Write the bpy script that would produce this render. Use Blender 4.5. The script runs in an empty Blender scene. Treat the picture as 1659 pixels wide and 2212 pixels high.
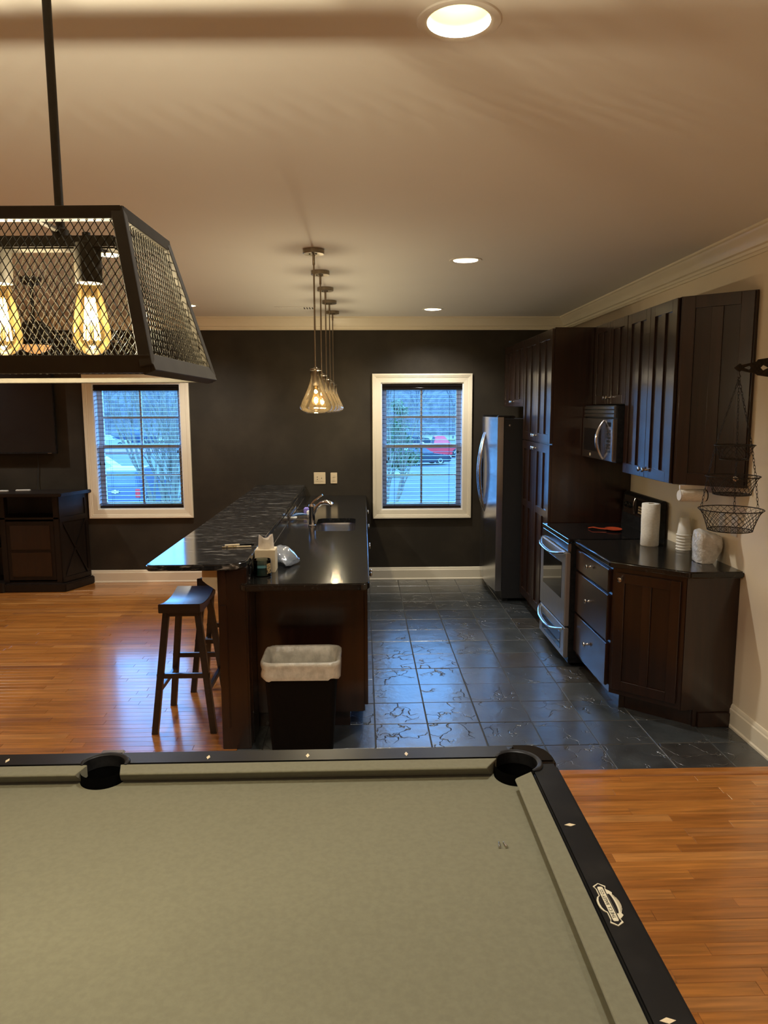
import bpy, bmesh, math, random
from mathutils import Vector, Matrix
random.seed(7)
sc = bpy.context.scene
COL = sc.collection
PI = math.pi
# ------------------------------------------------------------------ camera (f in px of the 1659x2212 frame)
F, PITCH, YAW, ROLL, H = 1587.0, .1387, .0282, .0038, 1.81
fw = Vector((math.sin(YAW)*math.cos(PITCH), math.cos(YAW)*math.cos(PITCH), -math.sin(PITCH)))
r0 = Vector((math.cos(YAW), -math.sin(YAW), 0)); d0 = fw.cross(r0)
r1 = r0*math.cos(ROLL)+d0*math.sin(ROLL); d1 = -r0*math.sin(ROLL)+d0*math.cos(ROLL)
cam = bpy.data.objects.new('camera', bpy.data.cameras.new('camera')); COL.objects.link(cam)
cam.data.sensor_fit = 'HORIZONTAL'; cam.data.sensor_width = 36; cam.data.lens = F*36/1659
cam.data.clip_start = .02; cam.data.clip_end = 900
m = Matrix.Identity(4)
for i in range(3):
    m[i][0] = r1[i]; m[i][1] = -d1[i]; m[i][2] = -fw[i]
m[2][3] = H
cam.matrix_world = m
sc.camera = cam
# ------------------------------------------------------------------ sky, colour management
w = bpy.data.worlds.new('overcast_sky'); sc.world = w; w.use_nodes = True
w.node_tree.nodes['Background'].inputs[0].default_value = (.135, .43, 1.0, 1)
w.node_tree.nodes['Background'].inputs[1].default_value = 14.0
sc.view_settings.view_transform = 'Standard'; sc.view_settings.look = 'None'
sc.view_settings.gamma = 1; sc.view_settings.use_curve_mapping = False
sc.view_settings.exposure = 0.0
sc.cycles.use_denoising = True
sc.cycles.max_bounces = 10; sc.cycles.transparent_max_bounces = 24
sc.cycles.caustics_reflective = False; sc.cycles.caustics_refractive = False
sc.cycles.sample_clamp_indirect = 6
WARM = (1, .99, .97)
P_TABLE, P_PEND, P_CAN = 27, 12.5, 100

# ------------------------------------------------------------------ materials
MT = {}
def mat(name, col, rough=.5, metal=0, spec=.5, coat=0, coat_rough=.1, emit=None, estr=0, sheen=0, noise=None, bump=None, alpha=1, trans=0):
    """noise=(col2, scale(xyz), detail, lo, hi)  bump=(scale(xyz), strength, dist)"""
    M = bpy.data.materials.new(name); M.use_nodes = True; MT[name] = M
    nt = M.node_tree; b = nt.nodes['Principled BSDF']
    b.inputs['Base Color'].default_value = (*col, 1); b.inputs['Roughness'].default_value = rough
    b.inputs['Metallic'].default_value = metal; b.inputs['Specular IOR Level'].default_value = spec
    b.inputs['Coat Weight'].default_value = coat; b.inputs['Coat Roughness'].default_value = coat_rough
    b.inputs['Sheen Weight'].default_value = sheen; b.inputs['Transmission Weight'].default_value = trans
    if emit: b.inputs['Emission Color'].default_value = (*emit, 1); b.inputs['Emission Strength'].default_value = estr
    def tex(scale, detail=4, rough=.55):
        g = nt.nodes.new('ShaderNodeNewGeometry'); mp = nt.nodes.new('ShaderNodeMapping'); n = nt.nodes.new('ShaderNodeTexNoise')
        mp.inputs['Scale'].default_value = scale if hasattr(scale, '__len__') else (scale,)*3
        nt.links.new(g.outputs['Position'], mp.inputs[0]); nt.links.new(mp.outputs[0], n.inputs['Vector'])
        n.inputs['Scale'].default_value = 1; n.inputs['Detail'].default_value = detail; n.inputs['Roughness'].default_value = rough
        return n
    if noise:
        c2, s, det, lo, hi = noise
        n = tex(s, det); r = nt.nodes.new('ShaderNodeValToRGB')
        r.color_ramp.elements[0].position = lo; r.color_ramp.elements[1].position = hi
        r.color_ramp.elements[0].color = (*col, 1); r.color_ramp.elements[1].color = (*c2, 1)
        nt.links.new(n.outputs[0], r.inputs[0]); nt.links.new(r.outputs[0], b.inputs['Base Color'])
    if bump:
        s, st, di = bump
        n = tex(s, 5); bp = nt.nodes.new('ShaderNodeBump'); bp.inputs['Strength'].default_value = st; bp.inputs['Distance'].default_value = di
        nt.links.new(n.outputs[0], bp.inputs['Height']); nt.links.new(bp.outputs[0], b.inputs['Normal']); nt.links.new(bp.outputs[0], b.inputs['Coat Normal'])
    return M
def thin_glass(name, tint=(1, 1, 1), gloss=1.0, ior=1.5, rough=.02, body=None, bodyfac=0):
    M = bpy.data.materials.new(name); M.use_nodes = True; MT[name] = M
    nt = M.node_tree; nt.nodes.clear()
    o = nt.nodes.new('ShaderNodeOutputMaterial'); t = nt.nodes.new('ShaderNodeBsdfTransparent'); g = nt.nodes.new('ShaderNodeBsdfGlossy')
    f = nt.nodes.new('ShaderNodeFresnel'); f.inputs['IOR'].default_value = ior
    mu = nt.nodes.new('ShaderNodeMath'); mu.operation = 'MULTIPLY'; mu.use_clamp = True; mu.inputs[1].default_value = gloss
    x = nt.nodes.new('ShaderNodeMixShader')
    t.inputs[0].default_value = (*tint, 1); g.inputs['Roughness'].default_value = rough
    nt.links.new(f.outputs[0], mu.inputs[0]); nt.links.new(mu.outputs[0], x.inputs[0])
    nt.links.new(t.outputs[0], x.inputs[1]); nt.links.new(g.outputs[0], x.inputs[2])
    last = x
    if body:
        d = nt.nodes.new('ShaderNodeBsdfPrincipled'); d.inputs['Base Color'].default_value = (*body, 1); d.inputs['Roughness'].default_value = .15
        y = nt.nodes.new('ShaderNodeMixShader'); y.inputs[0].default_value = bodyfac
        nt.links.new(x.outputs[0], y.inputs[1]); nt.links.new(d.outputs[0], y.inputs[2]); last = y
    nt.links.new(last.outputs[0], o.inputs[0])
    return M
def piece_mat(name, ramp, rough, bump_scale, bump_st, grain=(2, 40, 40), coat=0, spec=.5, grain_mix=.35, dist=.002, coat_rough=.12):
    """material of laid pieces: base colour picked per piece (mesh attribute rnd), grain by position"""
    M = bpy.data.materials.new(name); M.use_nodes = True; MT[name] = M
    nt = M.node_tree; b = nt.nodes['Principled BSDF']; L = nt.links.new
    a = nt.nodes.new('ShaderNodeAttribute'); a.attribute_name = 'rnd'
    r = nt.nodes.new('ShaderNodeValToRGB'); els = r.color_ramp.elements
    while len(els) < len(ramp): els.new(.5)
    for e, (p, c) in zip(els, ramp): e.position = p; e.color = (*c, 1)
    L(a.outputs['Fac'], r.inputs[0])
    g = nt.nodes.new('ShaderNodeNewGeometry'); ad = nt.nodes.new('ShaderNodeVectorMath'); ad.operation = 'MULTIPLY_ADD'
    cx = nt.nodes.new('ShaderNodeCombineXYZ'); mu = nt.nodes.new('ShaderNodeMath'); mu.operation = 'MULTIPLY'; mu.inputs[1].default_value = 91.7
    L(a.outputs['Fac'], mu.inputs[0])
    for i in range(3): L(mu.outputs[0], cx.inputs[i])
    ad.inputs[1].default_value = grain; L(g.outputs['Position'], ad.inputs[0]); L(cx.outputs[0], ad.inputs[2])
    n = nt.nodes.new('ShaderNodeTexNoise'); n.inputs['Scale'].default_value = 1; n.inputs['Detail'].default_value = 5; n.inputs['Distortion'].default_value = .4
    L(ad.outputs[0], n.inputs['Vector'])
    cr = nt.nodes.new('ShaderNodeValToRGB'); cr.color_ramp.elements[0].position = .3; cr.color_ramp.elements[1].position = .7
    cr.color_ramp.elements[0].color = (1-grain_mix,)*3+(1,); cr.color_ramp.elements[1].color = (1+grain_mix*.5,)*3+(1,)
    L(n.outputs[0], cr.inputs[0])
    mx = nt.nodes.new('ShaderNodeMix'); mx.data_type = 'RGBA'; mx.blend_type = 'MULTIPLY'; mx.inputs[0].default_value = 1
    L(r.outputs[0], mx.inputs[6]); L(cr.outputs[0], mx.inputs[7]); L(mx.outputs[2], b.inputs['Base Color'])
    b.inputs['Roughness'].default_value = rough; b.inputs['Coat Weight'].default_value = coat; b.inputs['Coat Roughness'].default_value = coat_rough
    b.inputs['Specular IOR Level'].default_value = spec
    n2 = nt.nodes.new('ShaderNodeTexNoise'); n2.inputs['Scale'].default_value = bump_scale; n2.inputs['Detail'].default_value = 6; n2.inputs['Roughness'].default_value = .6
    ad2 = nt.nodes.new('ShaderNodeVectorMath'); ad2.operation = 'ADD'; L(g.outputs['Position'], ad2.inputs[0]); L(cx.outputs[0], ad2.inputs[1]); L(ad2.outputs[0], n2.inputs['Vector'])
    bp = nt.nodes.new('ShaderNodeBump'); bp.inputs['Strength'].default_value = bump_st; bp.inputs['Distance'].default_value = dist
    L(n2.outputs[0], bp.inputs['Height']); L(bp.outputs[0], b.inputs['Normal']); L(bp.outputs[0], b.inputs['Coat Normal'])
    return M, nt, n2, bp, b

mat('wall_dark', (.024, .0185, .0118), .75, spec=.3, noise=((.040, .031, .020), 2.2, 6, .42, .68), bump=(60, .12, .002))
mat('wall_beige', (.80, .70, .53), .8, noise=((.76, .66, .50), 1.2, 4, .3, .7), bump=(220, .06, .001))
mat('ceiling_paint', (.82, .80, .76), .85, noise=((.79, .77, .735), .9, 3, .3, .7), bump=(180, .05, .001))
mat('trim_paint', (.84, .76, .60), .35, noise=((.80, .72, .56), 3, 3, .3, .7))
mat('grout', (.035, .035, .036), .9, noise=((.07, .068, .062), 12, 4, .35, .65))
mat('subfloor', (.05, .022, .009), .8, noise=((.03, .014, .007), 9, 4, .35, .65))
mat('cherry', (.0125, .0040, .0021), .30, spec=.22, coat=.75, coat_rough=.17, noise=((.022, .0072, .0036), (26, 26, 1.6), 5, .35, .7), bump=((90, 90, 4), .05, .0005))
mat('cherry_panel', (.010, .0033, .0018), .32, spec=.22, coat=.65, coat_rough=.18, noise=((.018, .0060, .0031), (30, 30, 1.2), 5, .35, .7), bump=((110, 110, 4), .05, .0005))
mat('espresso', (.007, .0042, .003), .42, spec=.35, noise=((.012, .007, .005), (20, 20, 2), 4, .35, .7))
mat('stool_wood', (.010, .006, .0045), .34, spec=.4, coat=.8, coat_rough=.25, noise=((.018, .010, .007), (5, 45, 45), 5, .35, .7), bump=((6, 90, 90), .1, .001))
mat('granite', (.010, .010, .011), .10, spec=.6, noise=((.032, .031, .031), (30, 30, 30), 8, .45, .72))
def granite_veins():
    M = MT['granite']; nt = M.node_tree; b = nt.nodes['Principled BSDF']; L = nt.links.new
    g = nt.nodes.new('ShaderNodeNewGeometry'); mp = nt.nodes.new('ShaderNodeMapping')
    mp.inputs['Scale'].default_value = (5, 26, 26); mp.inputs['Rotation'].default_value = (0, 0, .25)
    n = nt.nodes.new('ShaderNodeTexNoise'); n.inputs['Scale'].default_value = 1; n.inputs['Detail'].default_value = 9; n.inputs['Roughness'].default_value = .68; n.inputs['Distortion'].default_value = 1.3
    L(g.outputs['Position'], mp.inputs[0]); L(mp.outputs[0], n.inputs['Vector'])
    r = nt.nodes.new('ShaderNodeValToRGB'); r.color_ramp.elements[0].position = .56; r.color_ramp.elements[1].position = .73
    r.color_ramp.elements[0].color = (0, 0, 0, 1); r.color_ramp.elements[1].color = (.40, .375, .34, 1)
    L(n.outputs[0], r.inputs[0])
    old = b.inputs['Base Color'].links[0].from_socket
    mx = nt.nodes.new('ShaderNodeMix'); mx.data_type = 'RGBA'; mx.blend_type = 'ADD'; mx.inputs[0].default_value = 1
    L(old, mx.inputs[6]); L(r.outputs[0], mx.inputs[7]); L(mx.outputs[2], b.inputs['Base Color'])
granite_veins()
mat('slab_black', (.008, .0078, .0075), .14, spec=.55, noise=((.022, .021, .02), (60, 60, 60), 8, .5, .7), bump=((14, 14, 14), .03, .001))
mat('stainless', (.52, .52, .53), .20, 1, noise=((.46, .46, .47), (3, 3, 160), 3, .3, .7))
mat('stainless_bright', (.66, .66, .67), .16, 1, noise=((.6, .6, .61), (40, 40, 40), 2, .3, .7))
mat('nickel', (.62, .58, .52), .22, 1, noise=((.55, .51, .46), (50, 50, 50), 2, .3, .7))
mat('chrome', (.72, .72, .73), .07, 1, noise=((.68, .68, .69), (20, 20, 20), 2, .3, .7))
mat('mesh_wire', (.020, .017, .011), .6, spec=.1, noise=((.014, .012, .008), (30, 30, 30), 3, .3, .7))
mat('brushed_bronze', (.30, .25, .18), .32, 1, noise=((.25, .2, .14), (40, 40, 8), 3, .3, .7))
mat('dark_bronze', (.040, .034, .024), .55, .0, spec=.25, noise=((.030, .025, .018), (30, 30, 30), 3, .3, .7))
mat('black_plastic', (.005, .005, .0055), .42, spec=.25, noise=((.016, .016, .017), (40, 40, 40), 2, .3, .7))
mat('pocket_black', (.0015, .0015, .0015), .9, spec=.03, noise=((.002, .002, .002), (60, 60, 60), 2, .3, .7))
mat('stainless_brushed', (.56, .56, .57), .40, 1, noise=((.5, .5, .51), (3, 160, 3), 3, .3, .7))
mat('black_gloss', (.006, .006, .007), .06, spec=.6, noise=((.008, .008, .009), (8, 8, 8), 2, .3, .7))
mat('black_matte', (.010, .010, .010), .7, noise=((.014, .014, .014), (60, 60, 60), 2, .3, .7))
mat('fridge_side', (.008, .008, .010), .5, noise=((.011, .011, .013), (200, 200, 200), 2, .3, .7), bump=(300, .1, .0006))
mat('rail_black', (.006, .006, .0062), .36, spec=.32, noise=((.013, .0125, .012), (9, 9, 9), 6, .5, .8))
mat('cap_gloss', (.02, .016, .015), .12, .6, noise=((.028, .023, .02), (12, 12, 12), 3, .3, .7))
mat('felt', (.160, .153, .104), .95, sheen=.15, spec=.15, noise=((.143, .136, .092), (70, 70, 70), 6, .35, .65), bump=(900, .25, .0006))
mat('inlay', (.72, .60, .40), .3, noise=((.6, .5, .34), (300, 300, 300), 2, .3, .7))
mat('plate_cream', (.62, .57, .42), .35, noise=((.55, .5, .37), (200, 200, 200), 2, .3, .7))
mat('plate_black', (.006, .006, .008), .3, noise=((.01, .01, .012), (200, 200, 200), 2, .3, .7))
mat('label_dark', (.12, .085, .05), .5, noise=((.1, .07, .04), (90, 90, 90), 3, .4, .6))
mat('bin_black', (.0028, .0025, .0023), .6, spec=.1, noise=((.004, .0035, .003), (60, 60, 60), 2, .3, .7))
mat('white_plastic', (.72, .70, .66), .4, noise=((.68, .66, .62), (30, 30, 30), 2, .3, .7))
mat('ivory_plastic', (.66, .54, .36), .35, noise=((.62, .5, .33), (30, 30, 30), 2, .3, .7))
mat('paper_white', (.80, .77, .70), .9, noise=((.72, .69, .62), (60, 60, 220), 3, .4, .6), bump=((70, 70, 160), .5, .003))
mat('cup_white', (.80, .78, .73), .5, noise=((.76, .74, .69), (30, 30, 30), 2, .3, .7))
mat('plastic_wrap', (.72, .70, .66), .22, spec=.6, coat=.5, noise=((.58, .57, .54), (24, 24, 24), 4, .4, .62), bump=((34, 34, 34), .9, .012))
mat('tissue_box', (.70, .60, .42), .6, noise=((.62, .52, .36), (14, 14, 14), 3, .35, .65))
mat('tissue', (.80, .74, .66), .9, noise=((.72, .66, .58), (30, 30, 30), 3, .35, .65))
mat('candle_wax', (.03, .11, .11), .5, noise=((.025, .09, .09), (30, 30, 30), 3, .35, .65))
mat('label_tan', (.5, .36, .16), .6, noise=((.06, .05, .04), (90, 90, 90), 3, .5, .55))
mat('red_ceramic', (.42, .06, .02), .3, noise=((.35, .05, .02), (20, 20, 20), 3, .35, .65))
mat('blue_plastic', (.03, .10, .26), .4, noise=((.025, .08, .2), (20, 20, 20), 3, .35, .65))
mat('sponge_purple', (.22, .18, .5), .9, noise=((.15, .12, .38), (120, 120, 120), 3, .35, .65), bump=(400, .5, .002))
mat('cloth_black', (.01, .009, .009), .95, noise=((.02, .018, .017), (50, 50, 50), 3, .35, .65))
mat('liner_white', (.50, .46, .38), .35, spec=.6, coat=.3, noise=((.36, .33, .27), (18, 18, 18), 5, .4, .62), bump=((26, 26, 12), .8, .01))
mat('wire_black', (.015, .013, .011), .5, .6, noise=((.03, .022, .016), (80, 80, 80), 3, .4, .6))
mat('blind_slat', (.014, .012, .011), .38, spec=.5, coat=.2, coat_rough=.2, noise=((.028, .024, .022), (3, 60, 60), 3, .35, .65))
mat('sash_white', (.86, .87, .88), .4, noise=((.82, .83, .84), (12, 12, 12), 3, .35, .65))
mat('can_inner', (.90, .82, .52), .4, noise=((.88, .8, .5), (12, 12, 12), 2, .35, .65))
mat('bulb_face', (1, .95, .8), .4, emit=(1, .86, .55), estr=9)
mat('filament', (1, .8, .4), .4, emit=(1, .72, .34), estr=14)
mat('fan_bowl', (.9, .5, .2), .4, emit=(1, .45, .13), estr=.9)
thin_glass('window_glass', (.97, .985, 1), 1.0, 1.5, .01)
thin_glass('clear_glass', (.97, .94, .87), 2.2, 1.5, .04, body=(1, .72, .38), bodyfac=.008)
thin_glass('amber_glass', (1.0, .87, .60), 1.0, 1.5, .04, body=(1, .62, .2), bodyfac=.003)
thin_glass('jar_glass', (.75, .8, .8), 1.4, 1.5, .03)
thin_glass('wrap_clear', (.85, .88, .92), 2.6, 1.5, .12, body=(.6, .66, .75), bodyfac=.28)
# outdoors
mat('asphalt', (.044, .044, .043), .85, noise=((.058, .058, .057), (1.1, 1.1, 1.1), 6, .35, .7))
mat('mulch', (.20, .095, .075), .95, noise=((.13, .07, .055), (2.5, 2.5, 2.5), 6, .4, .6))
mat('dry_grass', (.17, .135, .06), .95, noise=((.11, .10, .045), (2, 2, 2), 6, .4, .6))
mat('road_paint', (.35, .34, .30), .7, noise=((.28, .27, .24), (5, 5, 5), 4, .4, .6))
mat('bark_pale', (.20, .15, .10), .9, noise=((.12, .095, .07), (14, 14, 3), 4, .35, .65))
mat('bark_grey', (.09, .08, .08), .9, noise=((.06, .055, .055), (6, 6, 2), 4, .35, .65))
mat('wood_ridge', (.10, .085, .080), .95, noise=((.055, .048, .045), (.9, .9, .28), 8, .38, .62), bump=((.8, .8, .3), 1, .8))
mat('leaf_green', (.075, .14, .030), .5, noise=((.035, .075, .02), (3, 3, 3), 4, .35, .65))
mat('car_blue', (.012, .022, .055), .3, .0, coat=.4, coat_rough=.08, noise=((.014, .025, .06), (2, 2, 2), 2, .3, .7))
mat('car_black', (.012, .02, .032), .2, .2, coat=.4, coat_rough=.08, noise=((.016, .024, .036), (2, 2, 2), 2, .3, .7))
mat('car_white', (.26, .25, .22), .25, coat=.4, coat_rough=.08, noise=((.25, .24, .21), (2, 2, 2), 2, .3, .7))
mat('car_red', (.55, .012, .02), .25, coat=.4, coat_rough=.08, noise=((.5, .012, .02), (2, 2, 2), 2, .3, .7))
mat('car_glass', (.02, .035, .05), .05, spec=.8, noise=((.03, .045, .06), (2, 2, 2), 2, .3, .7))
mat('tyre', (.012, .012, .012), .8, noise=((.02, .02, .02), (20, 20, 20), 2, .3, .7))
mat('tail_red', (.65, .02, .02), .2, coat=1, noise=((.55, .02, .02), (20, 20, 20), 2, .3, .7))
mat('emblem_gold', (.75, .6, .3), .3, .6, noise=((.7, .55, .28), (20, 20, 20), 2, .3, .7))
# floors
piece_mat('oak_plank', [(0, (.35, .124, .022)), (.25, (.43, .158, .029)), (.5, (.48, .185, .036)), (.75, (.40, .138, .024)), (.9, (.58, .25, .062)), (1, (.26, .085, .024))], .28, 90, .10, grain=(3.5, 55, 55), coat=.9, spec=.8, grain_mix=.38, dist=.001)
M_, nt_, n_, bp_, b_ = piece_mat('slate', [(0, (.030, .036, .042)), (.3, (.042, .049, .055)), (.55, (.036, .044, .048)), (.75, (.052, .056, .058)), (.9, (.050, .044, .038)), (1, (.026, .033, .040))], .36, 7, .75, grain=(7, 7, 7), spec=1.0, coat=.7, coat_rough=.2, grain_mix=.5, dist=.010)
def slate_cleft():
    L = nt_.links.new
    v = nt_.nodes.new('ShaderNodeTexVoronoi'); v.feature = 'DISTANCE_TO_EDGE'; v.inputs['Scale'].default_value = 4.6
    src = n_.inputs['Vector'].links[0].from_socket
    wn = nt_.nodes.new('ShaderNodeTexNoise'); wn.inputs['Scale'].default_value = 5; wn.inputs['Detail'].default_value = 4
    L(src, wn.inputs['Vector'])
    ad = nt_.nodes.new('ShaderNodeVectorMath'); ad.operation = 'MULTIPLY_ADD'; ad.inputs[1].default_value = (.42, .42, .42)
    L(wn.outputs['Color'], ad.inputs[0]); L(src, ad.inputs[2]); L(ad.outputs[0], v.inputs['Vector'])
    r = nt_.nodes.new('ShaderNodeValToRGB'); r.color_ramp.elements[0].position = 0; r.color_ramp.elements[1].position = .022
    L(v.outputs['Distance'], r.inputs[0])
    # cracks only where a second noise allows
    k = nt_.nodes.new('ShaderNodeTexNoise'); k.inputs['Scale'].default_value = 3.3; L(src, k.inputs['Vector'])
    kr = nt_.nodes.new('ShaderNodeValToRGB'); kr.color_ramp.elements[0].position = .46; kr.color_ramp.elements[1].position = .56; L(k.outputs[0], kr.inputs[0])
    mx = nt_.nodes.new('ShaderNodeMix'); mx.data_type = 'RGBA'; mx.inputs[6].default_value = (1, 1, 1, 1)
    L(kr.outputs[0], mx.inputs[0]); L(r.outputs[0], mx.inputs[7])
    mu = nt_.nodes.new('ShaderNodeMath'); mu.operation = 'MULTIPLY'; mu.inputs[1].default_value = .55
    L(mx.outputs[2], mu.inputs[0])
    s = nt_.nodes.new('ShaderNodeMath'); s.operation = 'ADD'; L(mu.outputs[0], s.inputs[0])
    m2 = nt_.nodes.new('ShaderNodeMath'); m2.operation = 'MULTIPLY'; m2.inputs[1].default_value = .55; L(n_.outputs[0], m2.inputs[0]); L(m2.outputs[0], s.inputs[1])
    L(s.outputs[0], bp_.inputs['Height'])
slate_cleft()

for k_ in ('cherry', 'cherry_panel'): MT[k_].node_tree.nodes['Principled BSDF'].inputs['Coat IOR'].default_value = 1.62
# ------------------------------------------------------------------ mesh helpers
ORG = {}
def V(*a): return Vector(a)
class MB:
    def __init__(s): s.v = []; s.f = []
    def add(s, vs, fs):
        o = len(s.v); s.v += [Vector(p) for p in vs]; s.f += [tuple(i+o for i in f) for f in fs]; return s
    def box(s, x0, x1, y0, y1, z0, z1):
        return s.add([(x, y, z) for z in (z0, z1) for y in (y0, y1) for x in (x0, x1)],
                     [(0, 1, 3, 2), (4, 6, 7, 5), (0, 4, 5, 1), (2, 3, 7, 6), (0, 2, 6, 4), (1, 5, 7, 3)])
    def ob(s, fr, u, v, n):
        O, U, W, N = fr
        return s.add([O+U*a+W*b+N*c for c in n for b in v for a in u],
                     [(0, 1, 3, 2), (4, 6, 7, 5), (0, 4, 5, 1), (2, 3, 7, 6), (0, 2, 6, 4), (1, 5, 7, 3)])
    def prism(s, poly, z0, z1, fr=None):
        n = len(poly)
        if fr is None: vs = [(x, y, z) for z in (z0, z1) for x, y in poly]
        else:
            O, U, W, N = fr; vs = [O+U*x+W*y+N*z for z in (z0, z1) for x, y in poly]
        return s.add(vs, [tuple(range(n))[::-1], tuple(range(n, 2*n))]+[(i, (i+1) % n, n+(i+1) % n, n+i) for i in range(n)])
    def loft(s, rings, closed=True, caps=True):
        n = len(rings[0]); o = [p for r in rings for p in r]; fs = []
        for k in range(len(rings)-1):
            for i in range(n if closed else n-1):
                j = (i+1) % n; fs.append((k*n+i, k*n+j, (k+1)*n+j, (k+1)*n+i))
        if caps and closed: fs += [tuple(range(n))[::-1], tuple(range((len(rings)-1)*n, len(rings)*n))]
        return s.add(o, fs)
    def tube(s, path, r, seg=8, closed=False, caps=True, flat=1.0):
        path = [Vector(p) for p in path]; n = len(path); rings = []
        R = r if hasattr(r, '__len__') else [r]*n
        prev = None
        for i, p in enumerate(path):
            if closed: t = path[(i+1) % n]-path[i-1]
            else: t = path[min(i+1, n-1)]-path[max(i-1, 0)]
            t.normalize()
            if prev is None:
                a = Vector((0, 0, 1)) if abs(t.z) < .9 else Vector((1, 0, 0)); u = t.cross(a).normalized()
            else:
                u = prev-t*prev.dot(t); u.normalize()
            prev = u; w_ = t.cross(u)
            rings.append([p+(u*math.cos(q)+w_*math.sin(q)*flat)*R[i] for q in [2*PI*k/seg+PI/seg for k in range(seg)]])
        if closed: rings.append(rings[0]); return s.loft(rings, caps=False)
        return s.loft(rings, caps=caps)
    def lathe(s, O, prof, seg=24, ax=(0, 0, 1), caps=True):
        O = Vector(O); ax = Vector(ax).normalized(); a = Vector((1, 0, 0)) if abs(ax.x) < .9 else Vector((0, 1, 0))
        u = ax.cross(a).normalized(); w_ = ax.cross(u)
        return s.loft([[O+ax*z+(u*math.cos(2*PI*k/seg)+w_*math.sin(2*PI*k/seg))*max(r, 1e-4) for k in range(seg)] for r, z in prof], caps=caps)
    def build(s, name, material, parent=None, bevel=0, seg=2, smooth=False, kind=None, origin=None, label=None, rnd=None, autosmooth=None, flip=True):
        me = bpy.data.meshes.new(name)
        org = ORG[parent] if parent is not None and parent in ORG else Vector(origin if origin is not None else (0, 0, 0))
        me.from_pydata([tuple(p-org) for p in s.v], [], s.f)
        bm = bmesh.new(); bm.from_mesh(me)
        if flip: bmesh.ops.recalc_face_normals(bm, faces=bm.faces)
        if bevel:
            es = [e for e in bm.edges if len(e.link_faces) == 2 and e.calc_face_angle(0) > .6]
            bmesh.ops.bevel(bm, geom=es, offset=bevel, segments=seg, affect='EDGES', clamp_overlap=True)
        bm.to_mesh(me); bm.free()
        if smooth or autosmooth:
            ang = autosmooth or .7
            me.polygons.foreach_set('use_smooth', [True]*len(me.polygons))
            me.set_sharp_from_angle(angle=ang)
        if material: me.materials.append(MT[material])
        if rnd is not None:
            at = me.attributes.new('rnd', 'FLOAT', 'POINT')
            if hasattr(rnd, '__len__'): at.data.foreach_set('value', rnd)
            else: at.data.foreach_set('value', [rnd]*len(me.vertices))
        o = bpy.data.objects.new(name, me); COL.objects.link(o); ORG[o] = org
        if parent is not None: o.parent = parent
        else: o.location = org
        if kind: o['kind'] = kind
        if label: o['label'] = label
        return o
def T(name, label, cat, loc, group=None):
    o = bpy.data.objects.new(name, None); COL.objects.link(o); o.location = loc; o.empty_display_size = .05
    ORG[o] = Vector(loc); tag(o, label, cat, group); return o
def tag(o, label, cat, group=None, kind=None):
    o['label'] = label; o['category'] = cat
    if group: o['group'] = group
    if kind: o['kind'] = kind
    return o
def struct(o): o['kind'] = 'structure'; return o
def dup(root, loc, label=None, rotz=None):
    def rec(o, par):
        c = o.copy(); COL.objects.link(c); c.parent = par
        for ch in list(o.children): rec(ch, c)
        return c
    r = rec(root, None); r.location = loc; ORG[r] = Vector(loc)
    if rotz is not None: r.rotation_euler.z = rotz
    if label: r['label'] = label
    return r
def light(name, kind, loc, parent, energy, color=WARM, size=.03, **kw):
    l = bpy.data.lights.new(name, kind); l.energy = energy; l.color = color
    if kind == 'AREA': l.shape = 'DISK'; l.size = size
    else: l.shadow_soft_size = size
    for k, v in kw.items(): setattr(l, k, v)
    o = bpy.data.objects.new(name, l); COL.objects.link(o)
    o.location = Vector(loc)-(ORG[parent] if parent else Vector((0, 0, 0)))
    if parent: o.parent = parent
    return o
def cut(o, cutter_mb):
    c = cutter_mb.build('cutter', None, None); c.location = (0, 0, 0)
    c.location = (0, 0, 0)
    tmp = bpy.data.objects.new('tmp', o.data); COL.objects.link(tmp)
    tmp.location = ORG[o]
    md = tmp.modifiers.new('b', 'BOOLEAN'); md.object = c; md.operation = 'DIFFERENCE'; md.solver = 'EXACT'
    bpy.context.view_layer.update()
    dg = bpy.context.evaluated_depsgraph_get()
    me = bpy.data.meshes.new_from_object(tmp.evaluated_get(dg)); old = o.data
    me.name = old.name; o.data = me
    bpy.data.objects.remove(tmp); bpy.data.objects.remove(c)
def arc(cx, cy, r, a0, a1, n): return [(cx+r*math.cos(a0+(a1-a0)*i/n), cy+r*math.sin(a0+(a1-a0)*i/n)) for i in range(n+1)]
def rrect(x0, x1, y0, y1, r, n=6):
    return arc(x1-r, y1-r, r, 0, PI/2, n)+arc(x0+r, y1-r, r, PI/2, PI, n)+arc(x0+r, y0+r, r, PI, 1.5*PI, n)+arc(x1-r, y0+r, r, 1.5*PI, 2*PI, n)
def frame(O, U, N):
    U = Vector(U).normalized(); N = Vector(N).normalized(); return (Vector(O), U, Vector((0, 0, 1)), N)

# ------------------------------------------------------------------ room shell
XR, XL, YB, YF, ZC = 2.105, -6.2, 7.71, -3.2, 2.74
WT = .16
WIN = {1: (-2.775, -1.875, .78, 2.085), 2: (.19, 1.05, .755, 2.085)}   # openings x0,x1,z0,z1
CANS = [(.24, 1.92), (.656, 4.79), (.666, 7.08), (-1.527, 4.64), (-1.57, 6.83), (-4.1, 7.0), (-4.1, 3.6), (-1.9, -.6), (.9, -.8), (-3.6, 1.0)]
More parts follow.
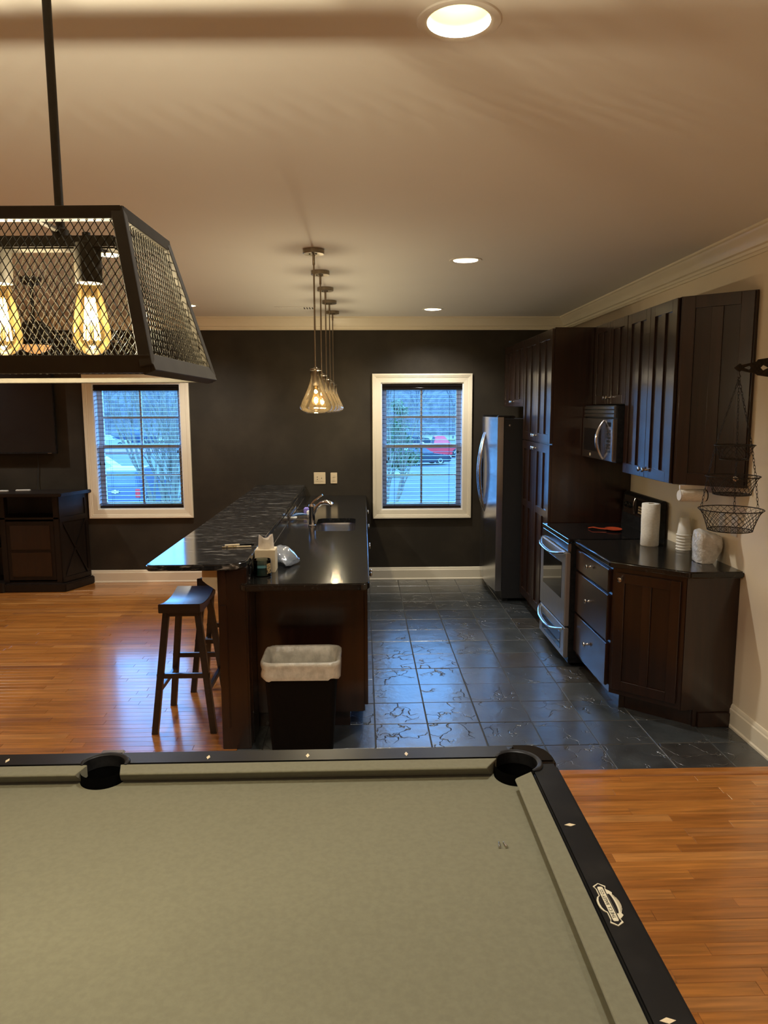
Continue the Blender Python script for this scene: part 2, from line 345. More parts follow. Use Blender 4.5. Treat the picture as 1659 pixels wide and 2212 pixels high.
# floor slab, tiles, planks
floor = struct(MB().box(XL, XR, YF, YB, -.12, -.012).build('floor', 'subfloor'))
TX0, TX1, TY0, TY1 = -.69, XR, 3.462, YB
bed = MB().box(TX0, TX1, TY0, TY1, -.012, -.004).build('mortar_bed', 'grout', floor)
def piece(mb, x0, x1, y0, y1, z0, z1, b):
    mb.add([(x0, y0, z0), (x1, y0, z0), (x1, y1, z0), (x0, y1, z0), (x0, y0, z1-b), (x1, y0, z1-b), (x1, y1, z1-b), (x0, y1, z1-b),
            (x0+b, y0+b, z1), (x1-b, y0+b, z1), (x1-b, y1-b, z1), (x0+b, y1-b, z1)],
           [(3, 2, 1, 0), (0, 1, 5, 4), (1, 2, 6, 5), (2, 3, 7, 6), (3, 0, 4, 7), (4, 5, 9, 8), (5, 6, 10, 9), (6, 7, 11, 10), (7, 4, 8, 11), (8, 9, 10, 11)])
P = .305
for i in range(-1, 14):
    for k in range(-3, 7):
        x0, x1, y0, y1 = .057+k*P, .057+(k+1)*P, 3.75+i*P, 3.75+(i+1)*P
        x0, x1, y0, y1 = max(x0, TX0), min(x1, TX1), max(y0, TY0), min(y1, TY1)
        if x1-x0 < .03 or y1-y0 < .03: continue
        if x1 < -.02 and y0 > 4.2: continue          # under the peninsula
        if x0 > 1.55 and y0 > 4.4: continue          # under the wall cabinets
        g = .0028; mb = MB(); dz = random.uniform(-.0012, .0012)
        piece(mb, x0+g, x1-g, y0+g, y1-g, -.010, dz, .0022)
        mb.build('tile', 'slate', floor, rnd=random.random())
thr = MB(); thr.prism([(3.395, 0), (3.465, 0), (3.462, .006), (3.45, .010), (3.41, .010), (3.398, .006)], TX0, XR, fr=(V(0, 0, 0), V(0, 1, 0), V(0, 0, 1), V(1, 0, 0)))
thr.build('threshold_strip', 'oak_plank', floor, rnd=.78)
PW = .0572
cands = []; far = MB(); far_r = []
def rows(y0, y1, xa, xb):
    y = y1
    while y > y0+.01:
        ya = max(y-PW, y0); x = xa-random.uniform(0, .8)
        while x < xb:
            L = random.choice([.35, .5, .65, .8, 1.0, 1.25])*random.uniform(.85, 1.15); a, b = max(x, xa), min(x+L, xb); x += L
            if b-a > .02: cands.append((a, b, ya, y))
        y -= PW
rows(YF, 3.395, XL, XR); rows(3.395, YB, XL, TX0)
def score(c):
    a, b, y0, y1 = c; yc = (y0+y1)/2; xa, xb = max(a, -.58*yc), min(b, .53*yc)
    if xb <= xa or yc < 1.0: return -1
    if yc < 2.2 and xa < .55: xa = .55               # under the pool table
    if xa < -.69 and 2.05 < yc < 3.4: return -1      # hidden behind the far rail
    if yc < 3.3 and xa < .5 and xb < .55: return -1
    return (xb-xa)/yc**2 if xb > xa else -1
sel = set(sorted(range(len(cands)), key=lambda i: -score(cands[i]))[:280])
sel = {i for i in sel if score(cands[i]) > 0}
for i, (a, b, y0, y1) in enumerate(cands):
    r_ = random.random(); dz = random.uniform(-.0003, .0003)
    if i in sel:
        mb = MB(); piece(mb, a+.0004, b-.0004, y0+.0004, y1-.0004, -.012, dz, .0011); mb.build('plank', 'oak_plank', floor, rnd=r_)
    else:
        piece(far, a+.0004, b-.0004, y0+.0004, y1-.0004, -.012, dz, .0011); far_r += [r_]*12
pf = far.build('plank_field', 'oak_plank', floor, kind='stuff', rnd=far_r)

# ceiling with round openings for the recessed lights
mb = MB(); CR = .083; hs = .11
xs = sorted({XL, XR}|{x+s for x, y in CANS for s in (-hs, hs)}); ys = sorted({YF, YB}|{y+s for x, y in CANS for s in (-hs, hs)})
for i in range(len(xs)-1):
    for j in range(len(ys)-1):
        cx, cy = (xs[i]+xs[i+1])/2, (ys[j]+ys[j+1])/2
        if any(abs(cx-x) < hs and abs(cy-y) < hs for x, y in CANS): continue
        mb.add([(xs[i], ys[j], ZC), (xs[i+1], ys[j], ZC), (xs[i+1], ys[j+1], ZC), (xs[i], ys[j+1], ZC)], [(3, 2, 1, 0)])
for x, y in CANS:
    n = 32; inn = []; out = []
    for k in range(n):
        q = 2*PI*k/n; c, s_ = math.cos(q), math.sin(q); mxx = max(abs(c), abs(s_))
        inn.append((x+CR*c, y+CR*s_, ZC)); out.append((x+hs*c/mxx, y+hs*s_/mxx, ZC))
    mb.add(inn+out, [(k, (k+1) % n, n+(k+1) % n, n+k) for k in range(n)])
struct(mb.build('ceiling', 'ceiling_paint', flip=False))
struct(MB().box(XL-.2, XR+.2, YF-.2, YB+.2, ZC+.30, ZC+.36).build('ceiling_upper', 'ceiling_paint'))
# walls
mb = MB(); xs_ = [XL-WT]
w1, w2 = WIN[1], WIN[2]
zlo, zhi = -.12, ZC+.3
mb.box(XL-WT, w1[0], YB, YB+WT, zlo, zhi); mb.box(w1[1], w2[0], YB, YB+WT, zlo, zhi); mb.box(w2[1], XR+WT, YB, YB+WT, zlo, zhi)
for w_ in (w1, w2):
    mb.box(w_[0], w_[1], YB, YB+WT, zlo, w_[2]); mb.box(w_[0], w_[1], YB, YB+WT, w_[3], zhi)
struct(mb.build('wall_back', 'wall_dark'))
struct(MB().box(XR, XR+WT, YF-WT, YB, zlo, zhi).build('wall_right', 'wall_beige'))
struct(MB().box(XL-WT, XL, YF-WT, YB, zlo, zhi).build('wall_left', 'wall_beige'))
struct(MB().box(XL, XR, YF-WT, YF, zlo, zhi).build('wall_front', 'wall_beige'))
# crown moulding and baseboards: profile (out from wall, z)
CP = [(0, 2.740), (.098, 2.740), (.098, 2.728), (.088, 2.722), (.080, 2.708), (.060, 2.690), (.046, 2.668), (.040, 2.654), (.026, 2.648), (.022, 2.634), (.012, 2.630), (.012, 2.615), (0, 2.615)]
BP = [(0, 0), (.022, 0), (.022, .012), (.016, .020), (.016, .105), (.011, .112), (.011, .120), (.005, .133), (0, .135)]
def run(prof, name, a, b, wall, mitre=(0, 0), material='trim_paint'):
    rings = []
    for t, s_ in ((a, mitre[0]), (b, mitre[1])):
        rg = []
        for d, z in prof:
            tt = t+s_*d
            rg.append({'back': V(tt, YB-d, z), 'right': V(XR-d, tt, z), 'left': V(XL+d, tt, z), 'front': V(tt, YF+d, z)}[wall])
        rings.append(rg)
    o = MB().loft(rings).build(name, material, smooth=True, autosmooth=.45); return struct(o)
run(CP, 'trim_1', XL, XR, 'back', (1, -1)); run(CP, 'trim_2', YF, YB, 'right', (1, -1)); run(CP, 'trim_3', YF, YB, 'left', (1, -1))
run(BP, 'baseboard_back', XL, -.76, 'back'); run(BP, 'baseboard_back', .02, 1.30, 'back'); run(BP, 'baseboard_right', YF, 3.955, 'right'); run(BP, 'baseboard_left', YF, YB, 'left')

# windows: casing, jamb, sash with muntins, panes
def window(n):
    x0, x1, z0, z1 = WIN[n]; cw = .09
    root = bpy.data.objects.new('window_%d' % n, None); COL.objects.link(root); root.location = ((x0+x1)/2, YB, z0); ORG[root] = root.location.copy(); struct(root)
    # mitred casing with a stepped profile (distance outwards from opening, projection)
    prof = [(0, 0), (0, .012), (.050, .016), (.054, .021), (.064, .021), (.067, .026), (.086, .028), (.090, .024), (.090, 0)]
    def cs(side):
        rings = []
        for e in (0, 1):
            rg = []
            for d, p in prof:
                if side == 'b': rg.append(V((x0-d) if e == 0 else (x1+d), YB-p, z0-d))
                if side == 't': rg.append(V((x0-d) if e == 0 else (x1+d), YB-p, z1+d))
                if side == 'l': rg.append(V(x0-d, YB-p, (z0-d) if e == 0 else (z1+d)))
                if side == 'r': rg.append(V(x1+d, YB-p, (z0-d) if e == 0 else (z1+d)))
            rings.append(rg)
        MB().loft(rings).build('casing', 'trim_paint', root, smooth=True, autosmooth=.4)
    for s_ in 'btlr': cs(s_)
    j = MB(); t = .012
    j.box(x0, x0+t, YB-.001, YB+WT, z0, z1); j.box(x1-t, x1, YB-.001, YB+WT, z0, z1); j.box(x0+t, x1-t, YB-.001, YB+WT, z0, z0+t); j.box(x0+t, x1-t, YB-.001, YB+WT, z1-t, z1)
    j.build('jamb', 'sash_white', root)
    a0, a1, b0, b1 = x0+t, x1-t, z0+t, z1-t; zm = (b0+b1)/2
    for k, (c0, c1, yy) in enumerate(((b0, zm+.02, YB+.095), (zm-.02, b1, YB+.125))):
        fr = MB(); sw = .048; y0, y1 = yy, yy+.028
        fr.box(a0, a0+sw, y0, y1, c0, c1); fr.box(a1-sw, a1, y0, y1, c0, c1)
        fr.box(a0+sw, a1-sw, y0, y1, c0, c0+(.055 if k == 0 else .036)); fr.box(a0+sw, a1-sw, y0, y1, c1-(.036 if k == 0 else .05), c1)
        so = fr.build('sash', 'sash_white', root)
        xm = (a0+a1)/2; zc0, zc1 = c0+(.055 if k == 0 else .036), c1-(.036 if k == 0 else .05); zz = (zc0+zc1)/2
        MB().box(xm-.010, xm+.010, y0+.004, y1-.004, zc0, zc1).build('muntin', 'sash_white', so)
        MB().box(a0+sw, a1-sw, y0+.005, y1-.005, zz-.010, zz+.010).build('muntin', 'sash_white', so)
        for (u0, u1) in ((a0+sw, xm-.010), (xm+.010, a1-sw)):
            for (v0, v1) in ((zc0, zz-.010), (zz+.010, zc1)):
                MB().add([(u0, yy+.014, v0), (u1, yy+.014, v0), (u1, yy+.014, v1), (u0, yy+.014, v1)], [(0, 1, 2, 3)]).build('pane', 'window_glass', so)
    MB().box(x0-.03, x1+.03, YB+WT, YB+WT+.05, z0-.04, z0).build('outer_sill', 'sash_white', root)
window(1); window(2)
def blind(n, label):
    x0, x1, z0, z1 = WIN[n]; x0 += .016; x1 -= .016; yc = YB+.045
    root = T('window_blind', label, 'blind', ((x0+x1)/2, yc, z0+.02), 'open dark slatted blinds on the back wall')
    hr = MB(); hr.prism([(-.036, 0), (.03, 0), (.03, .062), (-.036, .062), (-.036, .050), (-.042, .046), (-.042, .036), (-.034, .032), (-.034, .024), (-.042, .020), (-.042, .004)], x0-.003, x1+.003, fr=(V(0, yc, z1-.076), V(0, 1, 0), V(0, 0, 1), V(1, 0, 0)))
    hr.build('headrail', 'black_gloss', root)
    zb = z0+.03; top = z1-.085; cnt = 29; me = None
    for k in range(cnt):
        z = zb+.03+(top-zb-.03)*k/(cnt-1)
        if me is None:
            s_ = MB(); rings = []
            for xx in (x0, x1):
                rings.append([V(xx, yc+d, z+h_) for d, h_ in ((-.0245, -.0012), (0, .0012), (.0245, -.0012), (.0245, .0012), (0, .0036), (-.0245, .0012))])
            s_.loft(rings); o = s_.build('slat', 'blind_slat', root); me = o.data; zf = z
        else:
            o = bpy.data.objects.new('slat', me); COL.objects.link(o); o.parent = root; o.location = (0, 0, z-zf)
    MB().box(x0, x1, yc-.026, yc+.026, zb-.012, zb+.008).build('bottom_rail', 'black_gloss', root, bevel=.003)
    for fx in (.15, .85):
        xx = x0+(x1-x0)*fx
        for dy in (-.026, .026): MB().tube([(xx, yc+dy, zb), (xx, yc+dy, top+.01)], .0011, 5).build('ladder_cord', 'black_matte', root)
    for fx, zz in ((.075, z0+.56), (.055, z0+.53), (.955, z0+.63)) if n == 2 else ((.03, z0+.50), (.08, z0+.50), (.96, z0+.62)):
        xx = x0+(x1-x0)*fx
        c = MB().tube([(xx, yc-.034, zz), (xx, yc-.034, top+.01)], .0009, 5).build('lift_cord', 'black_matte', root)
        MB().lathe((xx, yc-.034, zz-.035), [(.002, 0), (.0075, .004), (.006, .02), (.003, .034), (.001, .037)], 10).build('tassel', 'black_plastic', c, smooth=True)
blind(1, 'open dark slatted blind in the window beside the television')
blind(2, 'open dark slatted blind in the window beside the refrigerator')

# ------------------------------------------------------------------ kitchen: cabinets along the right wall
def knob(mb_parent, O, N, material='nickel'):
    MB().lathe(O, [(.008, 0), (.006, .004), (.005, .014), (.012, .019), (.0155, .024), (.014, .029), (.006, .032)], 14, ax=N).build('knob', material, mb_parent, smooth=True)
def shaker(root, fr, w_, h_, rail=.062, mull=True, knob_at=None, t=.02, name='door', midrail=None):
    """door: stiles, rails and centre stile in one mesh; recessed panels and knob are sub-parts"""
    mb = MB(); xm = w_/2; mw = rail*.46
    mb.ob(fr, (0, rail), (0, h_), (0, t)); mb.ob(fr, (w_-rail, w_), (0, h_), (0, t))
    mb.ob(fr, (rail, w_-rail), (0, rail), (0, t)); mb.ob(fr, (rail, w_-rail), (h_-rail, h_), (0, t))
    vs = [(rail, h_-rail)]
    if midrail: mb.ob(fr, (rail, w_-rail), (midrail-.03, midrail+.03), (0, t)); vs = [(rail, midrail-.03), (midrail+.03, h_-rail)]
    us = [(rail, w_-rail)]
    if mull: us = [(rail, xm-mw), (xm+mw, w_-rail)]
    if mull:
        for v0, v1 in vs: mb.ob(fr, (xm-mw, xm+mw), (v0, v1), (0, t))
    d = mb.build(name, 'cherry', root, bevel=.0015, seg=1)
    for u in us:
        for v in vs: MB().ob(fr, (u[0]-.002, u[1]+.002), (v[0]-.002, v[1]+.002), (.002, t-.011)).build('panel', 'cherry_panel', d)
    if knob_at: knob(d, fr[0]+fr[1]*knob_at[0]+fr[2]*knob_at[1]+fr[3]*t, fr[3])
    return d
S_ = (0, -1, 0); NX = (-1, 0, 0)
# drawer base
YD0, YD1 = 4.245, 4.945
c = T('base_cabinet', 'dark cherry base cabinet with three drawers beside the range', 'cabinet', (1.80, 4.6, 0))
MB().box(1.485, XR-.004, YD0, YD1, .10, .875).build('body', 'cherry', c); MB().box(1.55, XR-.004, YD0, YD1, 0, .10).build('toe_kick', 'cherry_panel', c)
for z0, z1 in ((.715, .858), (.415, .700), (.135, .400)):
    d = MB().box(1.463, 1.484, YD0+.022, YD1-.012, z0, z1).build('drawer', 'cherry', c, bevel=.004)
    knob(d, V(1.463, 4.62, (z0+z1)/2+.01), V(*NX))
# angled corner base
A_, B_ = V(1.485, 4.24, 0), V(1.80, 3.955, 0)
U = (B_-A_).normalized(); N = V(-U.y, U.x, 0); N = N if N.x < 0 else -N; LEN = (B_-A_).length
c = T('corner_cabinet', 'angled dark cherry end cabinet with one double-panel door below the worktop', 'cabinet', (1.9, 4.1, 0))
MB().prism([(1.485, 4.24), (1.80, 3.955), (XR-.004, 3.955), (XR-.004, 4.24)], .10, .875).build('body', 'cherry', c)
MB().prism([(1.585, 4.24), (1.875, 3.975), (1.875, 3.955), (XR-.004, 3.955), (XR-.004, 4.24)], 0, .10).build('toe_kick', 'cherry_panel', c)
MB().box(1.90, 2.085, 3.940, 3.955, 0, .085).build('base_trim', 'cherry', c, bevel=.003)
MB().box(1.802, 1.835, 3.949, 3.956, .10, .875).build('end_stile', 'cherry', c)
shaker(c, (A_+U*.02+V(0, 0, .135), U, V(0, 0, 1), N), LEN-.045, .715, .058, knob_at=(.036, .680))
# worktop on the right
w_ = MB().prism([(XR, 3.915), (1.80, 3.915)]+[(1.456, 4.235), (1.450, 4.948), (XR, 4.948)], .876, .914).build('granite_worktop', 'slab_black', bevel=.008, seg=3, smooth=True, origin=(1.8, 4.5, .876))
tag(w_, 'black polished granite worktop with an angled end on the right wall cabinets', 'worktop')
# range
c = T('kitchen_range', 'stainless steel electric range with black glass cooktop between worktop and pantry', 'range', (1.76, 5.315, 0))
RY0, RY1 = 4.956, 5.678
MB().box(1.435, 2.075, RY0, RY1, .03, .895).build('body', 'black_plastic', c)
MB().box(1.415, 2.035, RY0, RY1, .895, .918).build('cooktop', 'black_gloss', c, bevel=.004)
MB().box(1.408, 1.418, RY0, RY1, .890, .921).build('cooktop_trim', 'stainless_bright', c, bevel=.002)
MB().box(1.412, 1.437, RY0+.004, RY1-.004, .830, .886).build('vent_panel', 'stainless', c, bevel=.003)
dr = MB().box(1.400, 1.437, RY0+.006, RY1-.006, .295, .822).build('oven_door', 'stainless_brushed', c, bevel=.006)
MB().box(1.3985, 1.402, RY0+.10, RY1-.10, .475, .735).build('oven_window', 'black_gloss', dr, bevel=.001)
def bow_handle(root, y0, y1, z, x, out, sag, r=.013, name='handle'):
    pts = []
    for i in range(17):
        t = i/16; k = math.sin(PI*t)**.7 if 0 < t < 1 else 0
        pts.append((x-out*min(1, k*1.25), y0+(y1-y0)*t, z-sag*math.sin(PI*t)))
    MB().tube(pts, r, 10, flat=.75).build(name, 'stainless_bright', root, smooth=True)
bow_handle(dr, RY0+.03, RY1-.03, .815, 1.402, .050, .035)
dw = MB().box(1.402, 1.437, RY0+.006, RY1-.006, .065, .285).build('warming_drawer', 'stainless_brushed', c, bevel=.006)
MB().box(1.3995, 1.403, RY0+.10, RY1-.10, .105, .225).build('drawer_window', 'black_gloss', dw, bevel=.001)
bow_handle(dw, RY0+.03, RY1-.03, .272, 1.403, .050, .050)
bs = MB().prism([(2.075, .90), (2.030, .91), (2.045, 1.155), (2.058, 1.175), (2.085, 1.175), (2.085, .90)], RY0, RY1, fr=(V(0, 0, 0), V(1, 0, 0), V(0, 0, 1), V(0, 1, 0))).build('backguard', 'black_plastic', c, bevel=.004)
nb = V(-.245, 0, .015).normalized()
FRb = (V(2.031, RY0, .915), V(0, 1, 0), V(.015, 0, .245).normalized(), V(-.245, 0, .015).normalized())
MB().ob(FRb, (.03, .69), (.10, .235), (0, .003)).build('control_panel', 'stainless', bs)
MB().ob(FRb, (.27, .45), (.115, .225), (.003, .005)).build('display', 'black_gloss', bs)
k = MB()
for i in range(4):
    for j in range(3): k.ob(FRb, (.285+i*.026, .303+i*.026), (.125+j*.020, .138+j*.020), (.005, .0058))
k.build('keypad', 'ivory_plastic', bs, kind='stuff')
MB().tube([FRb[0]+FRb[1]*.462+FRb[2]*(.112+.116*t)+FRb[3]*(.004+.010*math.sin(PI*t)) for t in [i/8 for i in range(9)]], .004, 6).build('display_trim', 'stainless_bright', bs, smooth=True)
for u in (.07, .14, .55, .63):
    MB().lathe(FRb[0]+FRb[1]*u+FRb[2]*.165+FRb[3]*.003, [(.022, 0), (.021, .010), (.015, .014), (.014, .024), (.012, .026)], 16, ax=FRb[3]).build('control_knob', 'black_plastic', bs, smooth=True)
# spoon rest on the cooktop
sp = MB(); P0 = V(1.845, 5.31, .919)
sp.loft([[P0+V(math.cos(q)*r*1.0, math.sin(q)*r*1.25, z) for q in [2*PI*i/20 for i in range(20)]] for r, z in ((.02, 0), (.045, .001), (.062, .012), (.060, .014), (.044, .005), (.01, .004))])
sp.tube([P0+V(-.05, 0, .010), P0+V(-.10, .02, .012), P0+V(-.135, .05, .016), P0+V(-.155, .085, .006)], [.016, .012, .011, .012], 8, flat=.4)
s_ = sp.build('spoon_rest', 'red_ceramic', smooth=True, origin=P0); tag(s_, 'red ceramic spoon rest lying on the black cooktop', 'spoon rest')
# pantry
c = T('pantry_cabinet', 'tall dark cherry pantry cabinet between range and refrigerator', 'cabinet', (1.78, 6.18, 0))
PY0, PY1 = 5.695, 6.675
MB().box(1.472, XR-.004, PY0, PY1, .10, 2.425).build('body', 'cherry', c); MB().box(1.53, XR-.004, PY0, PY1, 0, .10).build('toe_kick', 'cherry_panel', c)
hw = (PY1-PY0-.012)/2
for k in (0, 1):
    y_ = PY0+.004+(hw+.004)*k+hw; fr = frame((1.472, y_, 1.540), S_, NX)
    shaker(c, fr, hw, .875, .07, knob_at=((hw-.03) if k else .03, .05)); fr = frame((1.472, y_, .115), S_, NX)
    shaker(c, fr, hw, 1.415, .07, knob_at=((hw-.03) if k else .03, 1.37), midrail=.86)
# above refrigerator
c = T('overhead_cabinet', 'short dark cherry wall cabinet above the refrigerator', 'cabinet', (1.78, 7.13, 1.82))
MB().box(1.472, XR-.004, 6.68, 7.60, 1.83, 2.425).build('body', 'cherry', c)
hw = (7.60-6.68-.012)/2
for k in (0, 1): shaker(c, frame((1.472, 6.684+(hw+.004)*k+hw, 1.835), S_, NX), hw, .585, .065, knob_at=((hw-.03) if k else .03, .045))
# refrigerator
c = T('refrigerator', 'stainless side-by-side refrigerator with black sides standing against the dark wall', 'refrigerator', (1.6, 7.19, 0))
FY0, FY1 = 6.745, 7.655
MB().box(1.30, 2.04, FY0+.005, FY1-.005, .03, 1.72).build('body', 'fridge_side', c, bevel=.004)
MB().box(1.31, 1.36, FY0+.02, FY1-.02, 0, .10).build('base_grille', 'black_plastic', c)
FS = 7.27
def fdoor(y0, y1):
    poly = [(1.292, y0), (1.292, y1)]; n = 12; pr = []
    for i in range(n+1):
        t = i/n; y = y1+(y0-y1)*t; g = (y-(FY0+FY1)/2)/((FY1-FY0)/2)
        pr.append((1.236-.030*(1-g*g), y))
    o = MB().prism(poly+pr, .105, 1.735).build('door', 'stainless', c, smooth=True, autosmooth=.5, bevel=0)
    MB().box(1.293, 1.300, y0+.006, y1-.006, .11, 1.73).build('gasket', 'black_matte', o)
    return o
d1_, d2_ = fdoor(FY0, FS-.003), fdoor(FS+.003, FY1)
for d, y in ((d1_, FS-.045), (d2_, FS+.045)):
    pts = [(1.214-.062*math.sin(PI*i/20)**.8 if 0 < i < 20 else 1.214, y, .80+.78*i/20) for i in range(21)]
    MB().tube(pts, [.010+.006*math.sin(PI*i/20) for i in range(21)], 10).build('handle', 'stainless_bright', d, smooth=True)
MB().box(1.205, 1.215, FS+.12, FY1-.10, .95, 1.32).build('dispenser', 'black_gloss', d2_, bevel=.004)
MB().box(1.209, 1.216, FS-.075, FS-.040, 1.665, 1.69).build('badge', 'black_plastic', d1_)
for y in (FY0+.05, FY1-.05): MB().box(1.24, 1.40, y-.028, y+.028, 1.722, 1.75).build('hinge_cover', 'black_plastic', c, bevel=.006)
MB().lathe((1.35, FY0+.005, 1.66), [(.010, 0), (.010, .003), (.004, .004)], 14, ax=S_).build('screw_cap', 'stainless', c)
# upper cabinets
c = T('wall_cabinet', 'dark cherry two-door wall cabinet beside the microwave', 'cabinet', (1.95, 4.6, 1.375), 'upper cabinets on the right wall')
UY0, UY1 = 4.205, 4.985
MB().box(1.797, XR-.004, UY0, UY1, 1.375, 2.43).build('body', 'cherry', c)
hw = (UY1-UY0-.010)/2
for k in (0, 1): shaker(c, frame((1.797, UY0+.003+(hw+.004)*k+hw, 1.378), S_, NX), hw, 1.048, .066, knob_at=((hw-.032) if k else .032, .05))
c = T('wall_cabinet', 'dark cherry short wall cabinet directly above the microwave', 'cabinet', (1.95, 5.33, 1.84), 'upper cabinets on the right wall')
MB().box(1.797, XR-.004, 4.99, 5.69, 1.84, 2.43).build('body', 'cherry', c)
hw = (.70-.010)/2
for k in (0, 1): shaker(c, frame((1.797, 4.993+(hw+.004)*k+hw, 1.843), S_, NX), hw, .584, .062, knob_at=((hw-.03) if k else .03, .045))
A_, B_ = V(1.797, 4.20, 0), V(2.088, 3.945, 0)
U = (B_-A_).normalized(); N = V(-U.y, U.x, 0); N = N if N.x < 0 else -N; LEN = (B_-A_).length
c = T('corner_wall_cabinet', 'angled dark cherry end wall cabinet with one double-panel door', 'cabinet', (2.0, 4.1, 1.375), 'upper cabinets on the right wall')
MB().prism([(1.797, 4.20), (2.088, 3.945), (XR-.004, 3.945), (XR-.004, 4.20)], 1.375, 2.43).build('body', 'cherry', c)
shaker(c, (A_+U*.016+V(0, 0, 1.378), U, V(0, 0, 1), N), LEN-.020, 1.048, .066, knob_at=(LEN-.055, .05))
# microwave
c = T('microwave', 'stainless over-the-range microwave with curved handle under the short wall cabinet', 'microwave', (1.9, 5.34, 1.44))
MY0, MY1, MX = 4.995, 5.688, 1.705
MB().box(MX+.03, 2.10, MY0, MY1, 1.44, 1.832).build('body', 'black_plastic', c, bevel=.003)
for k in range(3): MB().box(MX+.004, MX+.03, MY0+.004, MY1-.004, 1.752+k*.027, 1.752+k*.027+.019).build('vent_slat', 'stainless', c, bevel=.003)
MB().box(MX+.018, MX+.031, MY0+.002, MY1-.002, 1.745, 1.832).build('vent_backing', 'black_matte', c)
PS = MY0+.165
d = MB().box(MX, MX+.03, PS+.002, MY1-.002, 1.447, 1.738).build('door', 'stainless', c, bevel=.004)
MB().box(MX-.0015, MX+.001, PS+.085, MY1-.05, 1.50, 1.665).build('door_window', 'black_gloss', d)
MB().box(MX-.002, MX, 5.47, 5.49, 1.462, 1.482).build('badge', 'ivory_plastic', d)
pts = [(MX-.052*math.sin(PI*i/16)**.8 if 0 < i < 16 else MX, PS+.022, 1.455+.272*i/16) for i in range(17)]
MB().tube(pts, [.007+.005*math.sin(PI*i/16) for i in range(17)], 10).build('handle', 'stainless_bright', d, smooth=True)
cp = MB().box(MX, MX+.03, MY0+.002, PS-.002, 1.447, 1.738).build('control_panel', 'stainless_bright', c, bevel=.004)
MB().box(MX-.0012, MX+.001, MY0+.045, PS-.03, 1.685, 1.715).build('display', 'black_gloss', cp)
k = MB()
for i in range(3):
    for j in range(7): k.box(MX-.001, MX+.001, MY0+.045+i*.030, MY0+.066+i*.030, 1.505+j*.024, 1.520+j*.024)
k.build('keypad', 'black_plastic', cp, kind='stuff')
# paper towels, cups, wrapped pack on the right worktop
ZT = .914
def towel(name, O, ax, L, r, label, cat):
    root = T(name, label, cat, O); O = Vector(O)
    MB().lathe(O, [(.021, 0), (r-.003, 0), (r, .004), (r-.001, L*.3), (r+.001, L*.6), (r, L-.004), (r-.003, L), (.021, L)], 36, ax=ax, caps=False).build('paper', 'paper_white', root, smooth=True)
    MB().lathe(O, [(.021, L), (.019, L+.001), (.019, .001), (.021, 0)], 24, ax=ax, caps=False).build('core', 'label_tan', root, smooth=True)
    return root
towel('paper_towel_roll', (1.888, 4.73, ZT), (0, 0, 1), .279, .058, 'white paper towel roll standing upright on the black worktop', 'paper towels')
tw = towel('paper_towel_roll', (1.815, 4.135, 1.316), (1, .02, -.02), .145, .036, 'white paper towel roll mounted sideways under the angled wall cabinet', 'paper towels')
MB().lathe((1.962, 4.138, 1.313), [(.034, 0), (.034, .004), (.012, .005), (.012, .010)], 20, ax=(1, .02, -.02)).build('end_cap', 'black_plastic', tw, smooth=True)
MB().lathe((1.809, 4.135, 1.316), [(.030, 0), (.030, .005)], 20, ax=(1, .02, -.02)).build('end_cap', 'white_plastic', tw, smooth=True)
MB().box(1.81, 1.965, 4.128, 4.142, 1.352, 1.375).build('holder_bar', 'white_plastic', tw)
for i in range(6):
    z = ZT+.019*i
    o = MB().lathe((2.045, 4.57, z), [(.0440, 0), (.0470, .001), (.0470, .0055), (.0432, .0075), (.0300, .112), (.0290, .113), (.0005, .111)], 32, caps=False).build('paper_cup', 'cup_white', smooth=True, origin=(2.045, 4.57, z))
    tag(o, ['white paper cup at the bottom of the upturned stack', 'white paper cup, second from the bottom of the upturned stack', 'white paper cup, third from the bottom of the upturned stack', 'white paper cup, third from the top of the upturned stack', 'white paper cup, second from the top of the upturned stack', 'white paper cup on top of the upturned stack'][i], 'cup', 'upturned paper cups on the worktop')
# pack of bowls wrapped in plastic: a leaning frustum, crumpled
rr = random.Random(3); rings = []
base = [(1.948, .916), (1.985, .9145), (2.030, .9145), (2.062, .945), (2.088, .985), (2.094, 1.030), (2.090, 1.066), (2.060, 1.082), (2.010, 1.096), (1.965, 1.114), (1.944, 1.108), (1.940, 1.04), (1.942, .97)]
def densify(p, k=3): return [tuple(p[i][c]+(p[(i+1) % len(p)][c]-p[i][c])*j/k for c in (0, 1)) for i in range(len(p)) for j in range(k)]
base = densify(base); cx_ = sum(p[0] for p in base)/len(base); cz_ = sum(p[1] for p in base)/len(base)
for i in range(13):
    t = i/12; f_ = min(1, .72+.28*math.sin(PI*t)**.5); ring = []
    for (x, z) in base:
        j = rr.uniform(-.0018, .0018); zz = .9145+(cz_-.9145)*0+(z-.9145)*(f_ if z > cz_ else 1)
        ring.append(V(min(2.100, cx_+(x-cx_)*f_+j), 4.125+.13*t+rr.uniform(-.003, .003), max(.9145, zz+j)))
    rings.append(ring)
o = MB().loft(rings).build('wrapped_pack', 'plastic_wrap', smooth=True, origin=(2.0, 4.19, ZT), autosmooth=1.0); tag(o, 'pack of white disposable bowls wrapped in crinkled clear plastic on the worktop', 'pack')
